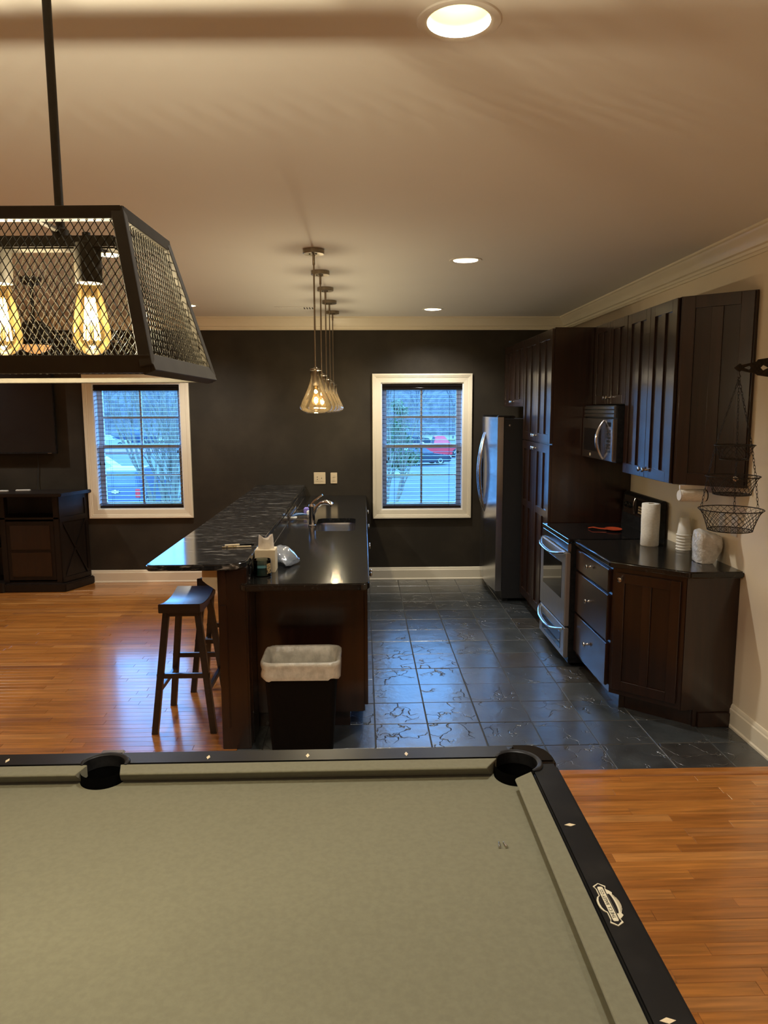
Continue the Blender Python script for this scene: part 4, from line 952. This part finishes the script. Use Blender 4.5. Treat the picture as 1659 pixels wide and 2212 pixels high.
for k in range(4):
    bx = LX-.2385+.159*k+.006
    so = MB().lathe((bx, LY, 2.032), [(.022, 0), (.023, .004), (.023, .066), (.018, .070), (.007, .076), (.007, .086)], 24).build('socket', 'dark_bronze', lp, smooth=True)
    b_ = MB().lathe((bx, LY, 1.908), [(.001, -.006), (.004, -.004), (.006, 0), (.016, .003), (.027, .012), (.032, .026), (.0325, .038), (.030, .056), (.026, .080), (.021, .105), (.018, .120), (.017, .127)], 28, caps=False).build('bulb', 'amber_glass', lp, smooth=True)
    mb = MB()
    for q in range(6):
        g = 2*PI*q/6; g2 = g+.5
        mb.tube([(bx+.0075*math.cos(g), LY+.0075*math.sin(g), 2.008), (bx+.0135*math.cos(g2), LY+.0135*math.sin(g2), 1.934)], .0018, 6)
    mb.build('filament', 'filament', b_, kind='stuff')
    MB().tube([(bx, LY, 1.915), (bx, LY, 2.030)], .0035, 8).build('stem', 'clear_glass', b_, smooth=True)
    light('bulb_light', 'POINT', (bx, LY, 1.972), lp, P_TABLE, size=.010)

lp.rotation_euler.z = -.035
# ------------------------------------------------------------------ glass pendants over the peninsula
PXP = -.281; PYS = [4.49, 5.17, 5.855, 6.54, 7.22]
def pendant(y, label):
    r_ = T('glass_pendant', label, 'pendant lamp', (PXP, y, 1.79), 'glass pendants over the peninsula')
    MB().lathe((PXP, y, ZC-.026), [(.001, 0), (.060, 0), (.063, .003), (.063, .0255)], 36).build('canopy', 'brushed_bronze', r_, smooth=True, autosmooth=.6)
    for g in (.9, 2.6): MB().lathe((PXP+.026*math.cos(g), y-.026*math.sin(g), ZC-.031), [(.004, 0), (.005, .003), (.005, .006)], 8).build('canopy_screw', 'dark_bronze', r_)
    MB().lathe((PXP, y, ZC-.088), [(.006, 0), (.0075, .003), (.0075, .062)], 12).build('swivel', 'brushed_bronze', r_, smooth=True)
    MB().tube([(PXP, y, 2.06), (PXP, y, ZC-.086)], .0052, 12).build('rod', 'brushed_bronze', r_, smooth=True)
    so = MB().lathe((PXP, y, 1.955), [(.014, 0), (.016, .003), (.016, .045), (.010, .06), (.010, .085), (.034, .088), (.034, .096), (.012, .101), (.008, .108)], 20).build('socket', 'brushed_bronze', r_, smooth=True)
    prof_ = [(.031, .250), (.0315, .215), (.036, .185), (.048, .150), (.066, .110), (.086, .070), (.097, .042), (.098, .030), (.090, .016), (.072, .006), (.060, .002)]
    gl = MB().lathe((PXP, y, 1.79), prof_, 40, caps=False).build('glass_shade', 'clear_glass', r_, smooth=True)
    MB().lathe((PXP, y, 1.79), [(.058, .002), (.061, .0005), (.061, .004), (.058, .0035)], 40, caps=False).build('shade_lip', 'clear_glass', gl, smooth=True)
    b_ = MB().lathe((PXP, y, 1.838), [(.001, 0), (.012, .002), (.021, .010), (.025, .024), (.024, .036), (.018, .055), (.014, .075), (.0135, .118)], 24, caps=False).build('bulb', 'amber_glass', r_, smooth=True)
    MB().lathe((PXP, y, 1.850), [(.001, 0), (.006, .003), (.008, .012), (.006, .021), (.001, .024)], 12).build('filament', 'filament', b_, smooth=True)
    light('pendant_light', 'POINT', (PXP, y, 1.862), r_, P_PEND, size=.015)
    return r_
pl = ['glass bell pendant nearest the pool table', 'glass bell pendant second from the pool table', 'middle glass bell pendant of the row of five', 'glass bell pendant second from the dark wall', 'glass bell pendant nearest the dark wall']
for y, l in zip(PYS, pl): pendant(y, l)

# ------------------------------------------------------------------ recessed ceiling lights
cl = ['recessed ceiling light above the pool table corner', 'recessed ceiling light over the kitchen floor before the range', 'recessed ceiling light near the kitchen window', 'recessed ceiling light behind the mesh lamp over the bar stools', 'recessed ceiling light near the window beside the television', 'recessed ceiling light in front of the television', 'recessed ceiling light over the wood floor by the television', 'recessed ceiling light behind the pool table', 'recessed ceiling light beside the beige wall behind the pool table', 'recessed ceiling light beyond the far end of the pool table']
for (x, y), l in zip(CANS, cl):
    r_ = T('recessed_light', l, 'ceiling light', (x, y, ZC), 'recessed ceiling lights')
    MB().lathe((x, y, ZC), [(CR-.006, .002), (CR-.006, -.001), (CR+.002, -.005), (CR+.018, -.004), (CR+.020, -.0003), (CR, 0)], 40, caps=False).build('trim_ring', 'ceiling_paint', r_, smooth=True)
    MB().lathe((x, y, ZC), [(CR-.005, 0), (CR-.010, .04), (CR-.022, .10), (.050, .105)], 40, caps=False).build('reflector', 'can_inner', r_, smooth=True)
    MB().lathe((x, y, ZC), [(.001, .060), (.025, .063), (.042, .075), (.047, .092), (.047, .12), (.001, .121)], 28).build('bulb', 'bulb_face', r_, smooth=True)
    light('downlight', 'SPOT', (x, y, ZC+.045), r_, P_CAN, color=(1, .96, .87), size=.04, spot_size=2.35, spot_blend=.7)
# ceiling vent
v_ = T('ceiling_vent', 'white slotted air vent in the ceiling behind the pendants', 'vent', (-.62, 6.98, ZC))
MB().box(-.80, -.42, 6.90, 7.06, ZC-.004, ZC).build('frame', 'ceiling_paint', v_, bevel=.002)
for i in range(14): MB().box(-.785+i*.025, -.774+i*.025, 6.93, 7.03, ZC-.0055, ZC-.003).build('slot', 'black_matte' if i > 9 else 'ceiling_paint', v_)
# ceiling fan
fx, fy = -2.33, 5.42
fn = T('ceiling_fan', 'dark ceiling fan with an amber glass light bowl beyond the mesh lamp', 'fan', (fx, fy, 2.2))
MB().lathe((fx, fy, ZC-.06), [(.02, 0), (.05, .012), (.07, .05), (.07, .06)], 28).build('canopy', 'dark_bronze', fn, smooth=True)
MB().tube([(fx, fy, 2.44), (fx, fy, ZC-.05)], .012, 12).build('downrod', 'dark_bronze', fn, smooth=True)
MB().lathe((fx, fy, 2.30), [(.05, 0), (.10, .012), (.115, .05), (.11, .10), (.06, .135), (.02, .15)], 32).build('motor', 'dark_bronze', fn, smooth=True)
MB().lathe((fx, fy, 2.212), [(.001, 0), (.04, .006), (.08, .024), (.108, .052), (.112, .062)], 32, caps=False).build('light_bowl', 'fan_bowl', fn, smooth=True)
MB().lathe((fx, fy, 2.270), [(.113, 0), (.115, .004), (.08, .02), (.05, .03)], 32).build('light_ring', 'dark_bronze', fn, smooth=True)
for k in range(5):
    a = .35+2*PI*k/5-1.0; u = V(math.cos(a), math.sin(a), 0); t = V(-u.y, u.x, 0)
    fr = (V(fx, fy, 2.325), u, (t*math.cos(.2)+V(0, 0, math.sin(.2))), (V(0, 0, math.cos(.2))-t*math.sin(.2)))
    bl = MB().prism([(.20, -.05), (.24, -.062), (.60, -.07), (.64, -.055), (.64, .055), (.60, .07), (.24, .062), (.20, .05)], -.003, .003, fr=fr).build('blade', 'black_gloss', fn)
    MB().ob(fr, (.09, .26), (-.014, .014), (-.010, -.003)).build('blade_arm', 'dark_bronze', bl)

# ------------------------------------------------------------------ bar stools
def stool(loc, label):
    X, Y = loc; r_ = T('bar_stool', label, 'stool', (X, Y, 0), 'saddle bar stools at the bar')
    sw, sl, zt = .115, .215, .735; rings = []; n = 16
    for i in range(n+1):
        v_ = -sl+2*sl*i/n; dip = .026*(v_/sl)**2-.008
        rings.append([V(X-sw, Y+v_, zt+dip), V(X+sw, Y+v_, zt+dip), V(X+sw, Y+v_, zt-.034), V(X-sw, Y+v_, zt-.034)])
    MB().loft(rings).build('seat', 'stool_wood', r_, bevel=.003, seg=2, smooth=True)
    tops = {}
    for sx in (-1, 1):
        for sy in (-1, 1):
            p, q = V(X+sx*.165, Y+sy*.205, 0), V(X+sx*.086, Y+sy*.150, zt-.030); mb = MB()
            mb.loft([[c_+V(a*.0175, b*.0175, 0) for a, b in ((-1, -1), (1, -1), (1, 1), (-1, 1))] for c_ in (p, q)]); mb.build('leg', 'stool_wood', r_, bevel=.002); tops[sx, sy] = (p, q)
    def at(sx, sy, z): p, q = tops[sx, sy]; return p.lerp(q, z/q.z)
    def rung(a, b, w_, h_):
        t = (b-a).normalized(); s_ = t.cross(V(0, 0, 1)).normalized(); mb = MB()
        mb.loft([[c_+s_*w_*i+V(0, 0, h_*j) for i, j in ((-1, -1), (1, -1), (1, 1), (-1, 1))] for c_ in (a-t*.02, b+t*.02)]); mb.build('stretcher', 'stool_wood', r_, bevel=.002)
    for sy in (-1, 1): rung(at(-1, sy, .330), at(1, sy, .330), .010, .014)
    for sx in (-1, 1): rung(at(sx, -1, .245), at(sx, 1, .245), .010, .014)
    for sx in (-1, 1): rung(at(sx, -1, .685), at(sx, 1, .685), .008, .018)
    for sy in (-1, 1): rung(at(-1, sy, .685), at(1, sy, .685), .008, .018)
    return r_
stool((-1.020, 4.180), 'dark wooden saddle bar stool nearest the pool table under the bar')
stool((-.945, 4.800), 'dark wooden saddle bar stool behind the first, farther along the bar')

# ------------------------------------------------------------------ waste bin with liner
tx, ty = -.322, 3.66
tr = T('waste_bin', 'black plastic waste bin with a clear white liner in front of the peninsula', 'bin', (tx, ty, 0))
def tr_ring(a, b, z, r): return [V(tx+x, ty+y, z) for x, y in rrect(-a, a, -b, b, r, 6)]
mb = MB(); mb.loft([tr_ring(.150, .105, .0, .03), tr_ring(.152, .107, .02, .035), tr_ring(.186, .138, .535, .05), tr_ring(.192, .144, .545, .055), tr_ring(.192, .144, .552, .055), tr_ring(.183, .135, .550, .05), tr_ring(.150, .104, .03, .03)], caps=True)
mb.build('bin', 'bin_black', tr, smooth=True)
rr = random.Random(11); mb = MB(); rg = []
for a, b, z, r, j in ((.199, .151, .478, .06, .004), (.201, .153, .500, .06, .004), (.197, .149, .520, .06, .003), (.202, .153, .545, .06, .002), (.200, .152, .562, .06, .002), (.190, .142, .566, .055, .001), (.179, .131, .556, .05, .002), (.172, .124, .49, .05, .006), (.165, .118, .40, .05, .010), (.14, .10, .30, .05, .014), (.07, .05, .27, .03, .01)):
    rg.append([p+V(rr.uniform(-j, j)*.6, rr.uniform(-j, j)*.6, rr.uniform(-j, j)+(.006*math.sin(k*.9) if z < .49 and a > .19 else 0)) for k, p in enumerate(tr_ring(a, b, z, r))])
mb.loft(rg, caps=False); mb.build('liner', 'liner_white', tr, smooth=True, autosmooth=1.3)

# ------------------------------------------------------------------ television and its stand
tv = T('television', 'black flat television mounted on the dark wall above the stand', 'television', (-3.95, 7.63, 1.38))
MB().box(-4.76, -3.140, 7.640, 7.680, 1.372, 2.285).build('cabinet', 'black_plastic', tv, bevel=.004)
MB().box(-4.75, -3.150, 7.6385, 7.641, 1.390, 2.277).build('screen', 'black_gloss', tv)
MB().box(-3.23, -3.19, 7.637, 7.641, 1.376, 1.380).build('badge', 'stainless', tv)
MB().box(-4.15, -3.75, 7.680, 7.7095, 1.70, 2.0).build('wall_mount', 'black_matte', tv)
o = MB().tube([(-3.36, 7.69, 1.375), (-3.362, 7.70, 1.25), (-3.375, 7.70, 1.10), (-3.38, 7.69, 1.0)], .003, 6).build('television_cable', 'black_matte', smooth=True, origin=(-3.37, 7.69, 1.0)); tag(o, 'thin black cable hanging from the television to the stand', 'cable')
SX_ = -3.03; SL = -4.9
c = T('television_stand', 'dark espresso media stand with canted sides below the television', 'tv stand', (-3.95, 7.5, 0))
def canted(g, y0=7.335): return [(SX_+g, y0-g), (SX_+.155+g, 7.695), (SL-.155-g, 7.695), (SL-g, y0-g)]
MB().prism(canted(.03), 0, .085).build('plinth', 'espresso', c, bevel=.010)
MB().prism([(-3.62, 7.29), (-3.60, 7.30), (-3.60, 7.34), (-4.3, 7.34), (-4.3, 7.30), (-4.28, 7.29)], 0, .10).build('plinth_step', 'espresso', c, bevel=.006)
MB().prism(canted(.045), .965, 1.0).build('top', 'espresso', c, bevel=.006)
MB().prism(canted(-.01, 7.345), .085, .10).build('bottom_shelf', 'espresso', c)
MB().prism(canted(.0, 7.345), .735, .755).build('middle_shelf', 'espresso', c, bevel=.002)
MB().box(SL-.1, SX_+.1, 7.67, 7.69, .10, .965).build('back_panel', 'espresso', c)
for x in (SX_-.04, -3.60, -4.30, SL+.04): MB().box(x-.028, x+.028, 7.345, 7.42, .085, .965).build('post', 'espresso', c, bevel=.003)
MB().prism([(-3.62, 7.36), (-3.58, 7.36), (-3.58, 7.66), (-3.62, 7.66)], .10, .735).build('divider', 'espresso', c)
MB().box(-4.3, -3.6, 7.38, 7.66, .43, .45).build('shelf', 'espresso', c)
for xa in (-3.575, SL+.08):
    d = MB().box(xa, xa+.475, 7.352, 7.372, .115, .715).build('door', 'espresso', c, bevel=.003)
    MB().box(xa+.04, xa+.435, 7.347, 7.353, .155, .40).build('panel', 'cherry_panel', d, bevel=.002); MB().box(xa+.04, xa+.435, 7.347, 7.353, .43, .675).build('panel', 'cherry_panel', d, bevel=.002)
# canted side panel facing the window
A_, B_ = V(SX_-.012, 7.345, 0), V(SX_+.143, 7.69, 0); U = (B_-A_).normalized(); N = V(U.y, -U.x, 0); fr = (A_, U, V(0, 0, 1), N); L_ = (B_-A_).length
sd = MB().ob(fr, (0, L_), (.09, .965), (-.02, 0)).build('side_panel', 'espresso', c)
for v0, v1 in ((.09, .14), (.70, .755), (.92, .965)): MB().ob(fr, (0, L_), (v0, v1), (0, .012)).build('side_rail', 'espresso', sd, bevel=.002)
for u0 in (0, L_-.04): MB().ob(fr, (u0, u0+.04), (.09, .965), (0, .010)).build('side_stile', 'espresso', sd, bevel=.002)
for s_ in (0, 1):
    p, q = (A_+U*.04+V(0, 0, .70 if s_ else .14)+N*.005), (A_+U*(L_-.04)+V(0, 0, .14 if s_ else .70)+N*.005)
    MB().tube([p, q], .012, 4).build('cross_brace', 'espresso', sd)
for nm, x, y, a, lb in (('remote_control', -3.47, 7.56, .1, 'pale slim remote control on the media stand under the cable'), ('remote_control', -3.665, 7.50, .05, 'pale slim remote control on the media stand, farther from the window')):
    u = V(math.cos(a), math.sin(a), 0); t = V(-u.y, u.x, 0); fr = (V(x, y, 1.0), u, t, V(0, 0, 1))
    o = MB().ob(fr, (-.07, .07), (-.020, .020), (0, .014)).build(nm, 'white_plastic', bevel=.004, origin=(x, y, 1.0)); tag(o, lb, 'remote', 'remote controls on the media stand')

# ------------------------------------------------------------------ outdoors beyond the windows
ZG = -2.45
def gz(y): return ZG
struct(MB().box(-110, 110, YB+1.0, 190, ZG-.3, ZG).build('ground', 'asphalt'))
g_ = struct(MB().prism([(-60, 74), (-22, 73), (-20, 75.5), (-22, 79), (-60, 80)], ZG, ZG+.16).build('ground_island', 'mulch'))
struct(MB().prism([(-6, 47.0), (2.4, 46.2), (3.2, 47.4), (2.2, 48.8), (-6, 49)], ZG, ZG+.16).build('ground_island', 'dry_grass'))
struct(MB().box(-110, 110, 100, 190, ZG, ZG+.2).build('ground_verge', 'dry_grass'))
for i, (xa, ya, xb, yb) in enumerate(((3.0, 31.3, 3.5, 29.0), (1.0, 30.6, 1.25, 29.6), (-9, 36, -5.5, 36.0), (-13, 64, -13, 70), (9, 62, 9.4, 68), (6, 62, 6.4, 68))):
    p, q = V(xa, ya, 0), V(xb, yb, 0); t = (q-p).normalized(); s_ = V(-t.y, t.x, 0)*.07
    struct(MB().prism([(p-s_)[:2], (q-s_)[:2], (q+s_)[:2], (p+s_)[:2]], ZG+.001, ZG+.006).build('ground_marking', 'road_paint'))
# wooded ridge behind the car park
mb = MB(); rr = random.Random(21); nx, ny = 110, 10; vs = []
for j in range(ny+1):
    for i in range(nx+1):
        t = j/ny; vs.append(V(-110+220*i/nx, 114+60*t+rr.uniform(-1.2, 1.2), ZG+(15*math.sin(PI*min(1, t*1.15)/2)**.55 if j else 0)+rr.uniform(-1.3, 1.3)*(1 if j else 0)))
mb.add(vs, [(j*(nx+1)+i, j*(nx+1)+i+1, (j+1)*(nx+1)+i+1, (j+1)*(nx+1)+i) for j in range(ny) for i in range(nx)])
o = mb.build('wooded_ridge', 'wood_ridge', flip=False); tag(o, 'hazy grey wooded ridge behind the car park', 'woods', kind='stuff')
# bare trees
def tree_mesh(seed, hgt, trunk_r, spread, depth, multi=1):
    rr = random.Random(seed); mb = MB()
    def br(p, d, L, r, lev):
        n = 4; pts = [p]; cur = p; dd = d.copy()
        for i in range(n):
            dd = (dd+V(rr.uniform(-.13, .13), rr.uniform(-.13, .13), rr.uniform(-.02, .12))).normalized(); cur = cur+dd*L/n; pts.append(cur)
        mb.tube(pts, [r*(1-.45*i/n) for i in range(n+1)], 5 if lev < 2 else 3, caps=False)
        if lev >= depth: return
        for k in range(rr.choice((3, 4)) if lev else 5):
            b = pts[rr.randint(2 if lev else 1, n)]; a = rr.uniform(0, 2*PI); tilt = rr.uniform(.35, .8)*spread
            nd = (dd*math.cos(tilt)+V(math.cos(a), math.sin(a), .25)*math.sin(tilt)).normalized()
            br(b, nd, L*rr.uniform(.55, .78), r*.5, lev+1)
    for k in range(multi):
        a = 2*PI*k/max(1, multi); d = V(math.cos(a)*.16*(multi > 1), math.sin(a)*.16*(multi > 1), 1).normalized()
        br(V(math.cos(a)*.25*(multi > 1), math.sin(a)*.25*(multi > 1), 0), d, hgt*.42, trunk_r, 0)
    return mb
def tree(name, mb, material, loc, label, group=None, bark='bark_grey'):
    o = mb.build(name, material, origin=(0, 0, 0), flip=False); o.location = loc; tag(o, label, 'tree', group); return o
near = tree('bare_tree', tree_mesh(4, 6.6, .085, .55, 3, 5), 'bark_pale', (-5.95, 22.3, ZG), 'pale multi-stemmed bare tree outside the window beside the television')
tree('bare_tree', tree_mesh(14, 5.5, .07, .6, 4, 3), 'bark_pale', (1.05, 29, ZG), 'slim pale bare tree at the edge of the kitchen window view')
tree('bare_tree', tree_mesh(17, 5.8, .07, .6, 4, 3), 'bark_pale', (6.7, 44, ZG), 'bare tree leaning over the red pickup truck outside')
far_t = [tree_mesh(s, 11, .16, .75, 4) for s in (31, 32, 33)]
proto = [m_.build('bare_tree', 'bark_grey', flip=False) for m_ in far_t]
spots = [(-36.5, 104, 'leftmost in the window beside the television'), (-32, 107, 'second in the window beside the television'), (-27.5, 103, 'rightmost in the window beside the television'), (3.6, 104, 'leftmost in the kitchen window'), (8.2, 108, 'middle one in the kitchen window'), (12.6, 103, 'rightmost in the kitchen window')]
for i, (x, y, l) in enumerate(spots):
    if i < 3: o = proto[i]
    else: o = bpy.data.objects.new('bare_tree', proto[i % 3].data); COL.objects.link(o)
    o.scale = (.8, .8, 1); o.location = (x, y, ZG); o.rotation_euler.z = i*1.3; tag(o, 'tall grey bare tree before the ridge, '+l, 'tree', 'bare trees along the ridge')
# leafy evergreen
EX, EY = 2.05, 39.0
eg = T('evergreen_tree', 'green leafy evergreen tree outside the kitchen window', 'tree', (EX, EY, ZG))
MB().tube([(EX, EY, ZG), (EX+.02, EY+.02, ZG+2), (EX, EY, ZG+4.4)], [.10, .08, .03], 8).build('trunk', 'bark_grey', eg, smooth=True)
rr = random.Random(8); mb = MB(); lumps = [(rr.uniform(-.75, .75), rr.uniform(-.6, .6), rr.uniform(1.1, 4.5), rr.uniform(.3, .55)) for _ in range(20)]
for lx, ly, lz, lr in lumps:
    k_ = 1-max(0, lz-2.6)/3.2
    for k in range(170):
        d_ = V(rr.gauss(0, 1), rr.gauss(0, 1), rr.gauss(0, .8)).normalized()*lr*rr.random()**.4; p = V(EX+lx*k_, EY+ly*k_, ZG+lz)+d_
        u = V(rr.uniform(-1, 1), rr.uniform(-1, 1), rr.uniform(-.6, .6)).normalized(); w_ = u.cross(V(rr.uniform(-1, 1), rr.uniform(-1, 1), rr.uniform(-1, 1))).normalized(); L = rr.uniform(.06, .12)
        mb.add([p-u*L, p+w_*L*.45, p+u*L, p-w_*L*.45], [(0, 1, 2, 3)])
mb.build('foliage', 'leaf_green', eg, kind='stuff', flip=False)
# vehicles
def vehicle(name, label, loc, heading, kind, paint, L, Wd, Ht):
    """x along the length, front at +x"""
    root = T(name, label, 'car', (0, 0, 0)); h = L/2; wb = L*.30; r = .33 if Ht < 1.6 else .38; cl = .22
    def P(prof, w0, w1, nm, mt, par, bev=.05):
        rings = [[V(x, s*(w0 if z < Ht*.62 else w1)/2, z) for x, z in prof] for s in (-1, 1)]
        return MB().loft(rings).build(nm, mt, par, bevel=bev, seg=2, smooth=True, autosmooth=.6)
    belt = Ht*.62
    lower = [(-h, cl+.12), (-h+.05, belt-.12), (-h+.15, belt), (h*.42, belt), (h*.90, belt-.14), (h, belt-.32), (h-.02, cl+.10), (h-.15, cl), (-h+.15, cl)]
    if kind == 'pickup': lower = [(-h, cl+.2), (-h, belt), (h*.42, belt), (h*.95, belt-.10), (h, belt-.35), (h-.02, cl+.10), (h-.15, cl), (-h+.15, cl)]
    P(lower, Wd, Wd, 'body', paint, root)
    cabs = {'suv': [(-h+.12, belt-.02), (-h+.35, Ht-.06), (-h+.6, Ht), (h*.05, Ht), (h*.42, belt-.02)],
            'sedan': [(-h*.78, belt-.02), (-h*.38, Ht-.05), (-h*.2, Ht), (h*.02, Ht-.02), (h*.42, belt-.02)],
            'pickup': [(-h*.12, belt-.02), (-h*.06, Ht-.05), (0, Ht), (h*.22, Ht), (h*.45, belt-.02)]}[kind]
    cab = P(cabs, Wd*.94, Wd*.80, 'cabin', paint, root, .04)
    # glazing: side windows, windscreen, rear window set proud of the cabin
    xs_ = [p[0] for p in cabs]; xa, xb = min(xs_), max(xs_); zt = Ht-.10; zb = belt+.04
    ya, yb = Wd*.94/2+.004, Wd*.80/2+.006
    def yy(z): return ya+(yb-ya)*max(0, (z-belt))/(Ht-belt) if z > Ht*.62 else ya
    xr0, xr1 = cabs[0][0], cabs[1][0]; xf0, xf1 = cabs[-1][0], cabs[-2][0]
    for s in (-1, 1):
        mid = (xr1+xf1)/2
        for (a0, a1, b0, b1) in ((xr0+.35*(xr1-xr0)+.12, mid-.04, xr1+.10, mid-.04), (mid+.04, xf0-.35*(xf0-xf1)-.10, mid+.04, xf1-.06)):
            zz = Ht*.62+.03; yt = Wd*.80/2+.008
            MB().add([V(a0, s*yt, zz), V(a1, s*yt, zz), V(b1, s*yt, zt), V(b0, s*yt, zt), V(a0, s*(yt-.02), zz), V(a1, s*(yt-.02), zz), V(b1, s*(yt-.02), zt), V(b0, s*(yt-.02), zt)], [(0, 1, 2, 3), (7, 6, 5, 4), (0, 4, 5, 1), (1, 5, 6, 2), (2, 6, 7, 3), (3, 7, 4, 0)]).build('side_window', 'car_glass', cab)
    for (p0, p1, sg, nm) in ((cabs[0], cabs[1], -1, 'rear_window'), (cabs[-1], cabs[-2], 1, 'windscreen')):
        a = V(p0[0], 0, p0[1]); b = V(p1[0], 0, p1[1]); t = (b-a).normalized(); n_ = V(-t.z, 0, t.x); n_ = n_ if n_.x*sg > 0 else -n_
        q0, q1 = a+t*.08, b-t*.06; w0, w1 = Wd*.40, Wd*.36
        MB().add([q0+V(0, -w0, 0)+n_*.012, q0+V(0, w0, 0)+n_*.012, q1+V(0, w1, 0)+n_*.012, q1+V(0, -w1, 0)+n_*.012, q0+V(0, -w0, 0)-n_*.02, q0+V(0, w0, 0)-n_*.02, q1+V(0, w1, 0)-n_*.02, q1+V(0, -w1, 0)-n_*.02], [(0, 1, 2, 3), (7, 6, 5, 4), (0, 4, 5, 1), (1, 5, 6, 2), (2, 6, 7, 3), (3, 7, 4, 0)]).build(nm, 'car_glass', cab)
    for sx in (-wb, wb):
        for s in (-1, 1):
            wq = MB().lathe((sx, s*(Wd/2-.20), r), [(r*.62, 0), (r, .02), (r, .20), (r*.62, .215)], 20, ax=(0, s, 0)).build('wheel', 'tyre', root, smooth=True, autosmooth=.6)
            MB().lathe((sx, s*(Wd/2-.20), r), [(r*.60, .205), (r*.55, .218), (.05, .210), (.001, .214)], 16, ax=(0, s, 0)).build('rim', 'stainless', wq, smooth=True)
    for s in (-1, 1):
        MB().box(-h-.012, -h+.10, s*(Wd/2-.10)-.09, s*(Wd/2-.10)+.09, belt-.42, belt-.06).build('tail_light', 'tail_red', root, bevel=.02)
        MB().box(h-.16, h+.006, s*(Wd/2-.18)-.12, s*(Wd/2-.18)+.12, belt-.36, belt-.22).build('headlight', 'white_plastic', root, bevel=.02)
    MB().box(-h-.05, -h+.1, -Wd/2+.02, Wd/2-.02, cl+.10, cl+.34).build('bumper', paint, root, bevel=.03)
    root.location = loc; root.rotation_euler.z = heading
    return root
v1_ = vehicle('suv', 'dark blue suv parked nearest, seen through the window beside the television', (-10.1, 32.5, ZG), PI/2, 'suv', 'car_blue', 4.9, 2.0, 1.85)
MB().prism([(-.16, 0), (-.13, .05), (-.04, .05), (-.04, .075), (.04, .075), (.04, .05), (.16, .05), (.13, 0), (.16, -.0), (.13, -.05), (.04, -.05), (.04, -.075), (-.04, -.075), (-.04, -.05), (-.13, -.05)], 0, .02, fr=(V(-2.45, 0, .98), V(0, -1, 0), V(0, 0, 1), V(-1, 0, 0))).build('emblem', 'emblem_gold', v1_)
vehicle('suv', 'white suv parked behind the dark blue suv', (-14.4, 41, ZG), 0.06, 'suv', 'car_white', 4.7, 1.9, 1.7)
vehicle('sedan', 'white sedan far across the car park beside the bare tree', (-29.3, 86, ZG), .1, 'sedan', 'car_white', 4.7, 1.8, 1.45)
vehicle('pickup_truck', 'dark blue pickup truck far behind the white sedan', (-29.3, 95, ZG), .05, 'pickup', 'car_blue', 5.6, 2.0, 1.9)
vehicle('pickup_truck', 'red pickup truck seen through the kitchen window', (6.6, 66.5, ZG), .05, 'pickup', 'car_red', 5.7, 2.0, 1.9)
vehicle('sedan', 'dark sedan parked in front of the red pickup truck', (4.35, 57, ZG), .30, 'sedan', 'car_black', 4.7, 1.85, 1.45)
vehicle('suv', 'dark suv half hidden behind the evergreen tree', (5.2, 84, ZG), .1, 'suv', 'car_black', 4.8, 2.0, 1.85)
